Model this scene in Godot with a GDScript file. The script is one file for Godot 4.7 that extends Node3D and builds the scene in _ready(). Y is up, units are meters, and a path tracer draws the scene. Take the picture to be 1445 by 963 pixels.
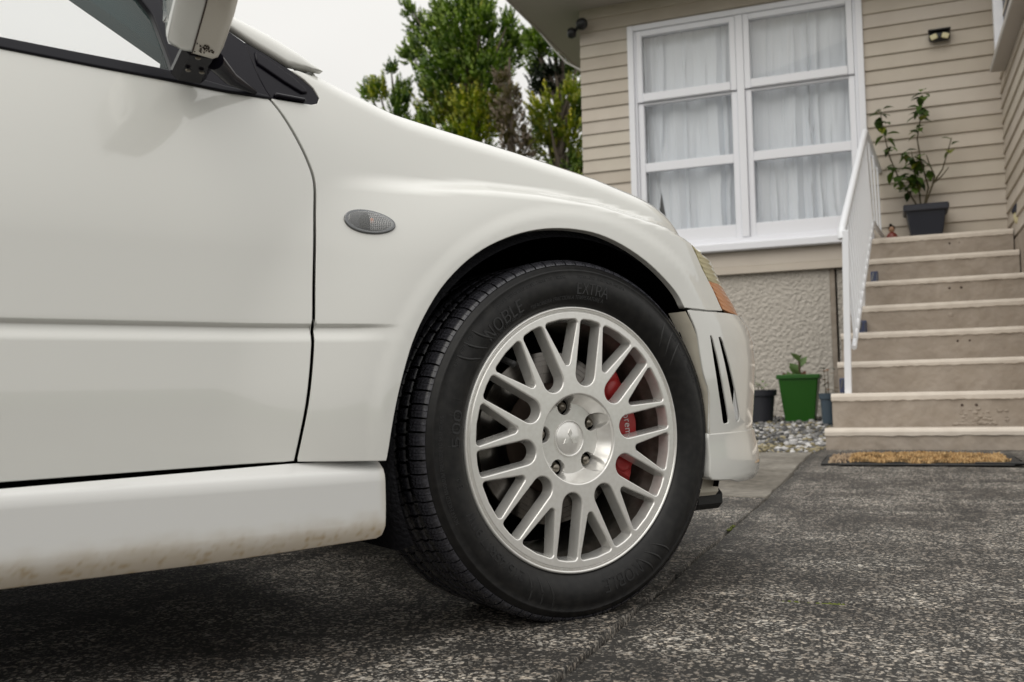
extends Node3D
# A white car's front wheel in a concrete driveway, with a weatherboard house, steps and conifers behind.

var M := {}
var used_names := {}
var CAR := Transform3D()

# ---------------------------------------------------------------- mesh builder
class MB:
	var v := PackedVector3Array()
	var n := PackedVector3Array()
	var uv := PackedVector2Array()
	var c := PackedColorArray()
	var idx := PackedInt32Array()
	var has_uv := false
	var has_c := false

	func add(p: Vector3, nn: Vector3, col := Color.WHITE, t := Vector2.ZERO) -> int:
		v.append(p); n.append(nn); c.append(col); uv.append(t)
		return v.size() - 1

	func tri(a: int, b: int, d: int) -> void:
		var g := (v[b] - v[a]).cross(v[d] - v[a])
		if g.dot(n[a] + n[b] + n[d]) > 0.0:
			idx.append(a); idx.append(d); idx.append(b)
		else:
			idx.append(a); idx.append(b); idx.append(d)

	func quad(a: int, b: int, d: int, e: int) -> void:
		tri(a, b, d); tri(a, d, e)

	# flat polygon from 3D corners, normal given
	func face(pts: Array, nn: Vector3, col := Color.WHITE) -> void:
		var k := []
		for p in pts: k.append(add(p, nn, col))
		for i in range(1, pts.size() - 1): tri(k[0], k[i], k[i + 1])

	# box with chamfered edges
	func box(ctr: Vector3, size: Vector3, ch := 0.0, basis := Basis(), col := Color.WHITE) -> void:
		var h := size * 0.5
		ch = minf(ch, minf(h.x, minf(h.y, h.z)) * 0.9)
		var ax := [Vector3.RIGHT, Vector3.UP, Vector3.BACK]
		for a in 3:
			for s in [-1.0, 1.0]:
				var u: Vector3 = ax[(a + 1) % 3]; var w: Vector3 = ax[(a + 2) % 3]
				var hu := h[(a + 1) % 3] - ch; var hw := h[(a + 2) % 3] - ch
				var o: Vector3 = ax[a] * h[a] * s
				face([ctr + basis * (o - u * hu - w * hw), ctr + basis * (o + u * hu - w * hw), ctr + basis * (o + u * hu + w * hw), ctr + basis * (o - u * hu + w * hw)], basis * (ax[a] * s), col)
		if ch <= 0.0: return
		for a in 3:
			var b := (a + 1) % 3; var d := (a + 2) % 3
			for sb in [-1.0, 1.0]:
				for sd in [-1.0, 1.0]:
					var e1: Vector3 = ax[b] * h[b] * sb + ax[d] * (h[d] - ch) * sd
					var e2: Vector3 = ax[b] * (h[b] - ch) * sb + ax[d] * h[d] * sd
					var al: Vector3 = ax[a] * (h[a] - ch)
					face([ctr + basis * (e1 - al), ctr + basis * (e1 + al), ctr + basis * (e2 + al), ctr + basis * (e2 - al)], basis * (ax[b] * sb + ax[d] * sd).normalized(), col)
		for sx in [-1.0, 1.0]:
			for sy in [-1.0, 1.0]:
				for sz in [-1.0, 1.0]:
					var q := Vector3(sx, sy, sz)
					face([ctr + basis * (q * Vector3(h.x, h.y - ch, h.z - ch)), ctr + basis * (q * Vector3(h.x - ch, h.y, h.z - ch)), ctr + basis * (q * Vector3(h.x - ch, h.y - ch, h.z))], basis * q.normalized(), col)

	# lathe about local z: profile of Vector2(radius, z)
	func lathe(prof: Array, seg := 96, smooth := true, xf := Transform3D(), a0 := 0.0, a1 := TAU, outside := true, col := Color.WHITE) -> void:
		var m := prof.size()
		var nr := []
		for i in m:
			var t: Vector2
			if i == 0: t = prof[1] - prof[0]
			elif i == m - 1: t = prof[m - 1] - prof[m - 2]
			else: t = (prof[i + 1] - prof[i]).normalized() + (prof[i] - prof[i - 1]).normalized()
			var q := Vector2(-t.y, t.x).normalized()
			nr.append(q if outside else -q)
		if smooth:
			var base := v.size()
			for j in seg + 1:
				var a := a0 + (a1 - a0) * j / seg
				for i in m:
					var p: Vector2 = prof[i]
					add(xf * Vector3(p.x * cos(a), p.x * sin(a), p.y), xf.basis * Vector3(nr[i].x * cos(a), nr[i].x * sin(a), nr[i].y), col, Vector2(float(j) / seg, float(i) / (m - 1)))
			for j in seg:
				for i in m - 1:
					quad(base + j * m + i, base + (j + 1) * m + i, base + (j + 1) * m + i + 1, base + j * m + i + 1)
		else:
			for i in m - 1:
				lathe([prof[i], prof[i + 1]], seg, true, xf, a0, a1, outside, col)

	# tube along points with radii
	func tube(pts: Array, rad: Array, seg := 8, col := Color.WHITE, cap := true) -> void:
		var m := pts.size()
		var base := v.size()
		var up := Vector3.UP
		var t0: Vector3 = (pts[1] - pts[0]).normalized()
		if absf(t0.dot(up)) > 0.95: up = Vector3.RIGHT
		for i in m:
			var t: Vector3 = (pts[mini(i + 1, m - 1)] - pts[maxi(i - 1, 0)]).normalized()
			var sx := t.cross(up).normalized()
			if sx.length() < 0.1: sx = Vector3.RIGHT
			var sy := sx.cross(t).normalized()
			for j in seg + 1:
				var a := TAU * j / seg
				var d := sx * cos(a) + sy * sin(a)
				add(pts[i] + d * float(rad[mini(i, rad.size() - 1)]), d, col)
		for i in m - 1:
			for j in seg:
				quad(base + i * (seg + 1) + j, base + i * (seg + 1) + j + 1, base + (i + 1) * (seg + 1) + j + 1, base + (i + 1) * (seg + 1) + j)
		if cap:
			for e in [0, m - 1]:
				var t: Vector3 = (pts[0] - pts[1]).normalized() if e == 0 else (pts[m - 1] - pts[m - 2]).normalized()
				var k := []
				for j in seg: k.append(add(v[base + e * (seg + 1) + j], t, col))
				for j in range(1, seg - 1): tri(k[0], k[j], k[j + 1])

	func blob(ctr: Vector3, r: Vector3, seg := 12, rows := 8, col := Color.WHITE) -> void:
		var base := v.size()
		for i in rows + 1:
			var p := PI * i / rows
			for j in seg + 1:
				var a := TAU * j / seg
				var d := Vector3(sin(p) * cos(a), cos(p), sin(p) * sin(a))
				add(ctr + d * r, (d / r).normalized(), col)
		for i in rows:
			for j in seg:
				quad(base + i * (seg + 1) + j, base + i * (seg + 1) + j + 1, base + (i + 1) * (seg + 1) + j + 1, base + (i + 1) * (seg + 1) + j)

	# extruded polygon in local XY (z from z0 to z1) with a chamfer on the z1 side
	func prism(poly: PackedVector2Array, z0: float, z1: float, ch := 0.0, xf := Transform3D(), col := Color.WHITE) -> void:
		if Geometry2D.is_polygon_clockwise(poly): poly.reverse()
		var top := poly
		if ch > 0.0:
			var o := Geometry2D.offset_polygon(poly, -ch, Geometry2D.JOIN_MITER)
			if o.size() == 1 and o[0].size() == poly.size(): top = _aligned(o[0], poly)
			else: ch = 0.0
		for side in 2:
			var pl := top if side == 1 else poly
			var t := Geometry2D.triangulate_polygon(pl)
			var b := v.size()
			var nn := Vector3(0, 0, 1 if side == 1 else -1)
			for p in pl: add(xf * Vector3(p.x, p.y, z1 if side == 1 else z0), (xf.basis * nn).normalized(), col)
			for i in range(0, t.size(), 3): tri(b + t[i], b + t[i + 1], b + t[i + 2])
		var m := poly.size()
		for i in m:
			var p := poly[i]; var q := poly[(i + 1) % m]
			var d := (q - p).normalized()
			var nn := Vector3(d.y, -d.x, 0)
			face([xf * Vector3(p.x, p.y, z0), xf * Vector3(q.x, q.y, z0), xf * Vector3(q.x, q.y, z1 - ch), xf * Vector3(p.x, p.y, z1 - ch)], (xf.basis * nn).normalized(), col)
			if ch > 0.0:
				var p2 := top[i]; var q2 := top[(i + 1) % m]
				face([xf * Vector3(p.x, p.y, z1 - ch), xf * Vector3(q.x, q.y, z1 - ch), xf * Vector3(q2.x, q2.y, z1), xf * Vector3(p2.x, p2.y, z1)], (xf.basis * (nn + Vector3.BACK)).normalized(), col)

	func _aligned(a: PackedVector2Array, b: PackedVector2Array) -> PackedVector2Array:
		if Geometry2D.is_polygon_clockwise(a): a.reverse()
		var best := 0; var bd := 1e9
		for k in a.size():
			var s := 0.0
			for i in b.size(): s += a[(i + k) % a.size()].distance_to(b[i])
			if s < bd: bd = s; best = k
		var out := PackedVector2Array()
		for i in b.size(): out.append(a[(i + best) % a.size()])
		return out

	func mesh(mat: Material = null) -> ArrayMesh:
		var arr := []
		arr.resize(Mesh.ARRAY_MAX)
		arr[Mesh.ARRAY_VERTEX] = v
		arr[Mesh.ARRAY_NORMAL] = n
		if has_uv: arr[Mesh.ARRAY_TEX_UV] = uv
		if has_c: arr[Mesh.ARRAY_COLOR] = c
		arr[Mesh.ARRAY_INDEX] = idx
		var am := ArrayMesh.new()
		am.add_surface_from_arrays(Mesh.PRIMITIVE_TRIANGLES, arr)
		if mat: am.surface_set_material(0, mat)
		return am

# ---------------------------------------------------------------- naming
func numbered(called: String, parent: Node) -> String:
	var key := str(parent.get_instance_id()) + called
	var k: int = used_names.get(key, 0)
	used_names[key] = k + 1
	return called if k == 0 else "%s_%03d" % [called, k]

func part(called: String, mesh: Mesh, mat: Material, parent: Node, at := Transform3D()) -> MeshInstance3D:
	var o := MeshInstance3D.new()
	o.mesh = mesh
	if mat: o.material_override = mat
	o.name = numbered(called, parent)
	o.transform = at
	parent.add_child(o, true)
	return o

func bpart(called: String, mb: MB, mat: Material, parent: Node, at := Transform3D()) -> MeshInstance3D:
	return part(called, mb.mesh(), mat, parent, at)

func tag(o: Node, label: String, category := "", group := "", kind := "") -> void:
	if label: o.set_meta("label", label)
	if category: o.set_meta("category", category)
	if group: o.set_meta("group", group)
	if kind: o.set_meta("kind", kind)

func thing(called: String, label: String, category: String, at := Transform3D(), group := "") -> Node3D:
	var o := Node3D.new()
	o.name = numbered(called, self)
	o.transform = at
	add_child(o, true)
	tag(o, label, category, group)
	return o

func at(p: Vector3, ry := 0.0) -> Transform3D:
	return Transform3D(Basis(Vector3.UP, ry), p)

# ---------------------------------------------------------------- materials
func srgb(r: float, g: float, b: float) -> Color:
	return Color(r, g, b).linear_to_srgb()

func mat(col: Color, rough := 0.6, metal := 0.0) -> StandardMaterial3D:
	var m := StandardMaterial3D.new()
	m.albedo_color = col.linear_to_srgb()
	m.roughness = rough
	m.metallic = metal
	return m

func noise(freq: float, sd: int, type := FastNoiseLite.TYPE_SIMPLEX_SMOOTH, oct := 4) -> FastNoiseLite:
	var f := FastNoiseLite.new()
	f.noise_type = type
	f.seed = sd
	f.frequency = freq
	f.fractal_octaves = oct
	f.fractal_type = FastNoiseLite.FRACTAL_FBM if oct > 1 else FastNoiseLite.FRACTAL_NONE
	return f

func noise_bytes(f: FastNoiseLite, size: int) -> PackedByteArray:
	var im := f.get_seamless_image(size, size, false, false, 0.1, true)
	im.convert(Image.FORMAT_L8)
	return im.get_data()

func tex_from(bytes: PackedByteArray, size: int, fmt := Image.FORMAT_RGB8) -> ImageTexture:
	return ImageTexture.create_from_image(Image.create_from_data(size, size, false, fmt, bytes))

# mottled texture between two sRGB colours
func mottle(lo: Color, hi: Color, freq: float, sd: int, size := 256, oct := 5) -> ImageTexture:
	var b := noise_bytes(noise(freq, sd, FastNoiseLite.TYPE_SIMPLEX_SMOOTH, oct), size)
	var out := PackedByteArray(); out.resize(size * size * 3)
	for i in size * size:
		var k := lo.lerp(hi, b[i] / 255.0)
		out[i * 3] = int(k.r * 255); out[i * 3 + 1] = int(k.g * 255); out[i * 3 + 2] = int(k.b * 255)
	return tex_from(out, size)

func grey(freq: float, sd: int, size := 256, oct := 5, type := FastNoiseLite.TYPE_SIMPLEX_SMOOTH) -> ImageTexture:
	return tex_from(noise_bytes(noise(freq, sd, type, oct), size), size, Image.FORMAT_L8)

func tri_mat(m: StandardMaterial3D, scale: float) -> StandardMaterial3D:
	m.uv1_triplanar = true
	m.uv1_world_triplanar = true
	m.uv1_scale = Vector3.ONE * scale
	return m

func detail(m: StandardMaterial3D, t: Texture2D, scale: float) -> void:
	m.detail_enabled = true
	m.detail_albedo = t
	m.detail_blend_mode = BaseMaterial3D.BLEND_MODE_MUL
	m.detail_uv_layer = BaseMaterial3D.DETAIL_UV_2
	m.uv2_triplanar = true
	m.uv2_world_triplanar = true
	m.uv2_scale = Vector3.ONE * scale

func concrete_texture(size: int, sd: int, dark: float, bright: float) -> ImageTexture:
	var cell := noise(0.165, sd, FastNoiseLite.TYPE_CELLULAR, 1)
	cell.cellular_return_type = FastNoiseLite.RETURN_CELL_VALUE
	cell.cellular_jitter = 1.0
	var fine := noise(0.34, sd + 1, FastNoiseLite.TYPE_CELLULAR, 1)
	fine.cellular_return_type = FastNoiseLite.RETURN_CELL_VALUE
	var a := noise_bytes(cell, size)
	var b := noise_bytes(fine, size)
	var d := noise_bytes(noise(0.012, sd + 2), size)
	var e := noise_bytes(noise(0.05, sd + 3), size)
	var out := PackedByteArray(); out.resize(size * size * 3)
	for i in size * size:
		var s := a[i] / 255.0
		var f := b[i] / 255.0
		var w := d[i] / 255.0 * 0.6 + e[i] / 255.0 * 0.4
		var thr := 0.96 - w * 0.58
		var g := dark * (0.55 + 0.9 * f * w)
		if s > thr: g = lerpf(g, bright, clampf((s - thr) * 3.2, 0.0, 1.0) * (0.45 + 0.55 * f))
		elif f > 0.86: g = lerpf(g, bright, 0.40)
		if f < 0.12: g *= 0.55
		var hue := (s * 7.0 - floorf(s * 7.0)) - 0.5
		var k := Color(g * (1.04 + hue * 0.10), g * 0.99, g * (0.93 - hue * 0.10)).linear_to_srgb()
		out[i * 3] = clampi(int(k.r * 255), 0, 255); out[i * 3 + 1] = clampi(int(k.g * 255), 0, 255); out[i * 3 + 2] = clampi(int(k.b * 255), 0, 255)
	return tex_from(out, size)

func make_materials() -> void:
	# car
	var p := mat(Color(0.695, 0.695, 0.664), 0.12)
	p.metallic_specular = 0.5
	p.clearcoat_enabled = true; p.clearcoat = 1.0; p.clearcoat_roughness = 0.02
	M.paint = p
	var ps := mat(Color(1, 1, 1), 0.45)
	ps.clearcoat_enabled = true; ps.clearcoat = 0.7; ps.clearcoat_roughness = 0.08
	ps.vertex_color_use_as_albedo = true
	M.sill_paint = ps
	M.mirror_under = mat(Color(0.60, 0.55, 0.47), 0.35)
	M.mirror_under.clearcoat_enabled = true
	M.trim = mat(Color(0.008, 0.007, 0.012), 0.06)
	M.trim.metallic_specular = 0.3
	M.trim.clearcoat_enabled = true
	M.trim.clearcoat = 0.15
	M.belt = mat(Color(0.012, 0.012, 0.017), 0.3)
	M.belt.metallic_specular = 0.35
	M.black = mat(Color(0.004, 0.004, 0.004), 0.9)
	M.black.metallic_specular = 0.1
	M.liner = mat(Color(0.006, 0.006, 0.008), 0.7)
	M.liner.metallic_specular = 0.3
	M.liner.heightmap_enabled = true
	M.liner.heightmap_texture = grey(0.08, 31)
	M.liner.heightmap_scale = 0.3
	tri_mat(M.liner, 5.0)
	var gl := mat(Color(0.55, 0.80, 0.76), 0.01)
	gl.transparency = BaseMaterial3D.TRANSPARENCY_ALPHA
	gl.albedo_color.a = 0.05
	M.car_glass = gl
	M.pillar_trim = mat(Color(0.002, 0.026, 0.032), 0.7)
	M.pillar_trim.metallic_specular = 0.1
	# tyre
	var t := mat(Color(0.62, 0.62, 0.62), 0.42)
	t.metallic_specular = 0.38
	t.albedo_texture = mottle(Color(0.09, 0.09, 0.095), Color(0.20, 0.195, 0.19), 0.03, 5)
	t.uv1_triplanar = true; t.uv1_scale = Vector3.ONE * 6.0
	t.heightmap_enabled = true; t.heightmap_texture = t.albedo_texture; t.heightmap_scale = 0.03
	M.tyre = t
	var tb := mat(Color(1.0, 1.0, 1.0), 0.24)
	tb.albedo_texture = mottle(Color(0.09, 0.09, 0.10), Color(0.36, 0.36, 0.39), 0.06, 15, 256, 4)
	tb.uv1_triplanar = true; tb.uv1_scale = Vector3.ONE * 9.0
	tb.heightmap_enabled = true; tb.heightmap_texture = tb.albedo_texture; tb.heightmap_scale = 0.12
	M.tread = tb
	M.text = mat(Color(0.016, 0.016, 0.017), 0.5)
	# alloy
	var al := mat(Color(0.88, 0.872, 0.85), 0.24, 0.52)
	al.clearcoat_enabled = true; al.clearcoat = 0.6; al.clearcoat_roughness = 0.12
	var sp := mottle(Color(0.955, 0.95, 0.94), Color(1, 1, 1), 0.035, 9)
	al.albedo_texture = sp; al.uv1_triplanar = true; al.uv1_scale = Vector3.ONE * 10
	M.alloy = al
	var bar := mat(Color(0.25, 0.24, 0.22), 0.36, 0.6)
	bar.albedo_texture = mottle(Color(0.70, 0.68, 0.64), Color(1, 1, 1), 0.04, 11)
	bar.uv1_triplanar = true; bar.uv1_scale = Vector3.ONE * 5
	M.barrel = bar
	var di := mat(Color(0.15, 0.14, 0.13), 0.30, 1.0)
	di.roughness_texture = grey(0.3, 12)
	M.disc = di
	M.rust = mat(Color(0.055, 0.035, 0.025), 0.8)
	M.caliper = mat(Color(0.46, 0.035, 0.035), 0.35)
	M.white_print = mat(Color(0.8, 0.8, 0.8), 0.5)
	M.nut = mat(Color(0.22, 0.20, 0.17), 0.28, 1.0)
	M.rubber = mat(Color(0.012, 0.012, 0.012), 0.6)
	M.amber = mat(Color(0.50, 0.155, 0.012), 0.08)
	M.amber.clearcoat_enabled = true
	M.lens = mat(Color(0.42, 0.37, 0.19), 0.08)
	M.lens.clearcoat_enabled = true
	M.smoke = mat(Color(0.14, 0.145, 0.15), 0.10, 0.75)
	M.smoke.clearcoat_enabled = true
	M.bulb = mat(Color(0.42, 0.14, 0.06), 0.3)
	var cl := mat(Color(0.9, 0.92, 0.92), 0.05)
	cl.transparency = BaseMaterial3D.TRANSPARENCY_ALPHA
	cl.albedo_color.a = 0.12
	M.clear = cl
	M.chrome = mat(Color(0.7, 0.7, 0.7), 0.15, 1.0)
	M.dirt_paint = mat(Color(0.60, 0.56, 0.47), 0.5)
	# driveway
	var c := mat(Color(1, 1, 1), 0.74)
	c.albedo_texture = concrete_texture(1024, 41, 0.046, 0.90)
	c.heightmap_enabled = true; c.heightmap_texture = c.albedo_texture; c.heightmap_scale = 0.10
	tri_mat(c, 1.0 / 0.95)
	detail(c, mottle(Color(0.48, 0.455, 0.43), Color(1.0, 0.985, 0.955), 0.016, 51, 512, 6), 1.0 / 3.1)
	M.concrete = c
	var c2 := mat(Color(1, 1, 1), 0.9)
	c2.albedo_texture = mottle(Color(0.42, 0.405, 0.38), Color(0.64, 0.62, 0.585), 0.035, 61, 512, 6)
	c2.heightmap_enabled = true; c2.heightmap_texture = c2.albedo_texture; c2.heightmap_scale = 0.25
	tri_mat(c2, 0.9)
	detail(c2, mottle(Color(0.62, 0.6, 0.57), Color(1, 1, 1), 0.015, 62), 0.31)
	M.concrete_pale = c2
	M.earth = mat(Color(0.022, 0.02, 0.017), 0.95)
	M.lawn = mat(Color(0.045, 0.07, 0.025), 0.95)
	M.moss = mat(Color(0.10, 0.14, 0.02), 0.95)
	# house
	var wb := mat(Color(1, 1, 1), 0.55)
	wb.albedo_texture = mottle(Color(0.745, 0.705, 0.655), Color(0.785, 0.748, 0.698), 0.015, 71)
	tri_mat(wb, 0.6)
	M.board = wb
	var st := mat(Color(1, 1, 1), 0.8)
	st.albedo_texture = mottle(Color(0.715, 0.69, 0.655), Color(0.755, 0.73, 0.695), 0.03, 72)
	st.heightmap_enabled = true; st.heightmap_texture = grey(0.05, 73, 512, 3); st.heightmap_scale = 1.3
	tri_mat(st, 0.9)
	M.stucco = st
	var sc := mat(Color(1, 1, 1), 0.72)
	sc.albedo_texture = mottle(Color(0.60, 0.558, 0.515), Color(0.655, 0.613, 0.57), 0.02, 74, 256, 6)
	sc.heightmap_enabled = true; sc.heightmap_texture = grey(0.06, 75); sc.heightmap_scale = 0.5
	tri_mat(sc, 0.8)
	detail(sc, mottle(Color(0.92, 0.91, 0.89), Color(1, 1, 1), 0.03, 76), 0.7)
	M.step = sc
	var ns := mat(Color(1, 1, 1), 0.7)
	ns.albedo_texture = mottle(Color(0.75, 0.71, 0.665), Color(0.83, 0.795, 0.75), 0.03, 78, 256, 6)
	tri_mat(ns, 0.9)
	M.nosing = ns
	M.white = mat(Color(0.82, 0.83, 0.88), 0.42)
	M.rail = mat(Color(0.76, 0.775, 0.81), 0.35)
	M.soffit = mat(Color(0.46, 0.43, 0.40), 0.7)
	M.roof = mat(Color(0.10, 0.06, 0.05), 0.8)
	var pane := mat(Color(0.95, 0.97, 1.0), 0.02)
	pane.transparency = BaseMaterial3D.TRANSPARENCY_ALPHA
	pane.albedo_color.a = 0.06
	M.pane = pane
	var cu := mat(Color(0.72, 0.76, 0.81), 0.9)
	cu.backlight_enabled = true; cu.backlight = Color(0.4, 0.4, 0.42)
	M.curtain = cu
	M.room = mat(Color(0.25, 0.24, 0.23), 0.9)
	M.dark = mat(Color(0.012, 0.012, 0.014), 0.4)
	M.navy = mat(Color(0.010, 0.012, 0.022), 0.4)
	M.pot_black = mat(Color(0.020, 0.021, 0.028), 0.5)
	M.pot_green = mat(Color(0.014, 0.090, 0.005), 0.32)
	M.pot_blue = mat(Color(0.05, 0.075, 0.10), 0.4)
	M.soil = mat(Color(0.035, 0.022, 0.014), 0.95)
	M.cream = mat(Color(0.62, 0.56, 0.34), 0.4)
	M.stem = mat(Color(0.075, 0.06, 0.03), 0.8)
	var lf := mat(Color(1, 1, 1), 0.5)
	lf.vertex_color_use_as_albedo = true
	lf.backlight_enabled = true; lf.backlight = Color(0.62, 0.70, 0.35)
	M.leaf = lf
	var vc := mat(Color(1, 1, 1), 0.85)
	vc.vertex_color_use_as_albedo = true
	M.vc = vc
	M.bark = mat(Color(0.13, 0.105, 0.085), 0.95)
	M.cable = mat(Color(0.55, 0.53, 0.50), 0.5)

# ---------------------------------------------------------------- the car's skin (car axes: x forward, y up, z out)
func tab(x: float, xs: Array, ys: Array) -> float:
	if x <= xs[0]: return ys[0]
	for i in range(1, xs.size()):
		if x <= xs[i]: return lerpf(ys[i - 1], ys[i], (x - xs[i - 1]) / (xs[i] - xs[i - 1]))
	return ys[ys.size() - 1]

func sm(a: float, b: float, t: float) -> float:
	return smoothstep(a, b, t)

const NOSE_W := 0.6
func nose_len(y: float) -> float:
	return tab(y, [0.24, 0.50, 0.55, 0.58, 0.60, 0.62, 0.67, 0.70, 0.72], [0.594, 0.592, 0.538, 0.506, 0.476, 0.450, 0.396, 0.362, 0.350])

func bumper_len(y: float) -> float:
	return tab(y, [0.18, 0.24, 0.28, 0.32, 0.45, 0.50, 0.53, 0.56, 0.58], [0.585, 0.594, 0.584, 0.570, 0.590, 0.585, 0.566, 0.522, 0.50])

func shoulder(x: float) -> float:
	return tab(x, [-0.30, -0.16, -0.06, 0.07, 0.22, 0.35], [0.728, 0.738, 0.738, 0.730, 0.703, 0.665])

func ytop(x: float) -> float:
	return tab(x, [-0.573, -0.42, -0.389, -0.324, -0.296, -0.196, -0.062, 0.012, 0.117, 0.25, 0.28, 0.371, 0.407, 0.5], [1.01, 0.937, 0.924, 0.900, 0.891, 0.874, 0.853, 0.840, 0.821, 0.787, 0.777, 0.741, 0.706, 0.62])

func flat_skin(x: float, y: float) -> float:   # without the nose turn
	var z := -0.028 - 0.45 * pow(maxf(0.0, y - 0.62), 1.7) - 0.10 * pow(maxf(0.0, 0.42 - y), 1.5)
	var r := Vector2(x, y - 0.318).length()
	var rb := Vector2(x if x < 0.0 else x * 0.45, y - 0.318).length()
	var sh := shoulder(x)
	z += 0.045 * (1.0 - sm(0.385, 0.62, rb)) * (1.0 - sm(sh - 0.002, sh + 0.030, y))
	z += 0.0035 * (1.0 - sm(0.386, 0.414, r))
	var gf := 1.0 - sm(-0.44, -0.345, x)
	if gf > 0.0:
		var d := y - 0.505
		z += gf * (-0.0065 * (sm(-0.022, -0.002, d) - sm(0.0, 0.006, d)))
	return z

func turned(x: float, y: float, z: float, L: float) -> Vector3:
	if x <= 0.2: return Vector3(x, y, z)
	var th := (x - 0.2) / L
	if th <= PI / 2: return Vector3(0.2 + L * sin(th), y, z - NOSE_W * (1.0 - cos(th)))
	return Vector3(0.2 + L, y, z - NOSE_W - (th - PI / 2) * L)

func arc(p: Vector2, L: float) -> Vector2:     # from true x to the arc coordinate used by turned()
	if p.x <= 0.2: return p
	return Vector2(0.2 + L * asin(minf((p.x - 0.2) / L, 0.999)), p.y)

func skin(q: Vector2) -> Vector3:
	return turned(q.x, q.y, flat_skin(minf(q.x, 0.6), q.y), nose_len(q.y))

func fender_skin(q: Vector2) -> Vector3:       # with the roll-over onto the bonnet
	var L0 := nose_len(q.y)
	var xr := q.x if q.x <= 0.2 else 0.2 + L0 * sin(minf((q.x - 0.2) / L0, 1.5))
	var yr := ytop(xr) - 0.05
	if q.y <= yr: return skin(q)
	var th := minf((q.y - yr) / 0.07, 2.2)
	var y := yr + 0.05 * sin(minf(th, PI / 2))
	var zs := flat_skin(minf(q.x, 0.6), yr)
	var sl := (zs - flat_skin(minf(q.x, 0.6), yr - 0.01)) / 0.01
	var z := zs + sl * (y - yr) - 0.09 * (1.0 - cos(th))
	if th > PI / 2: y += (th - PI / 2) * 0.012
	return turned(q.x, y, z, nose_len(minf(y, 0.8)))

func bumper_skin(q: Vector2) -> Vector3:
	return turned(q.x, q.y, 0.0255 - 0.10 * pow(maxf(0.0, 0.42 - q.y), 1.5), bumper_len(q.y))

func lip_skin(q: Vector2) -> Vector3:
	return turned(q.x, q.y, 0.0265 - 0.10 * pow(maxf(0.0, 0.42 - q.y), 1.5) + 0.004 * sm(0.31, 0.24, q.y) - 0.05 * pow(maxf(0.0, (0.225 - q.y) / 0.04), 2.0), bumper_len(q.y) + 0.004)

func sill_skin(q: Vector2) -> Vector3:
	var y := q.y
	var z := 0.010 - 0.012 * sm(0.285, 0.305, y) - 0.030 * pow(maxf(0.0, y - 0.270) / 0.035, 2.0) * 0.5
	z -= 0.03 * pow(maxf(0.0, (0.21 - y) / 0.04), 2.0) * 0.4
	z -= 0.015 * sm(-0.50, -1.2, q.x) * 0.3
	return Vector3(q.x, y, z)

func lines(a: float, b: float, step: float) -> Array:
	var out := []
	var k := maxi(1, int(ceil((b - a) / step)))
	for i in k + 1: out.append(a + (b - a) * i / k)
	return out

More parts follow.
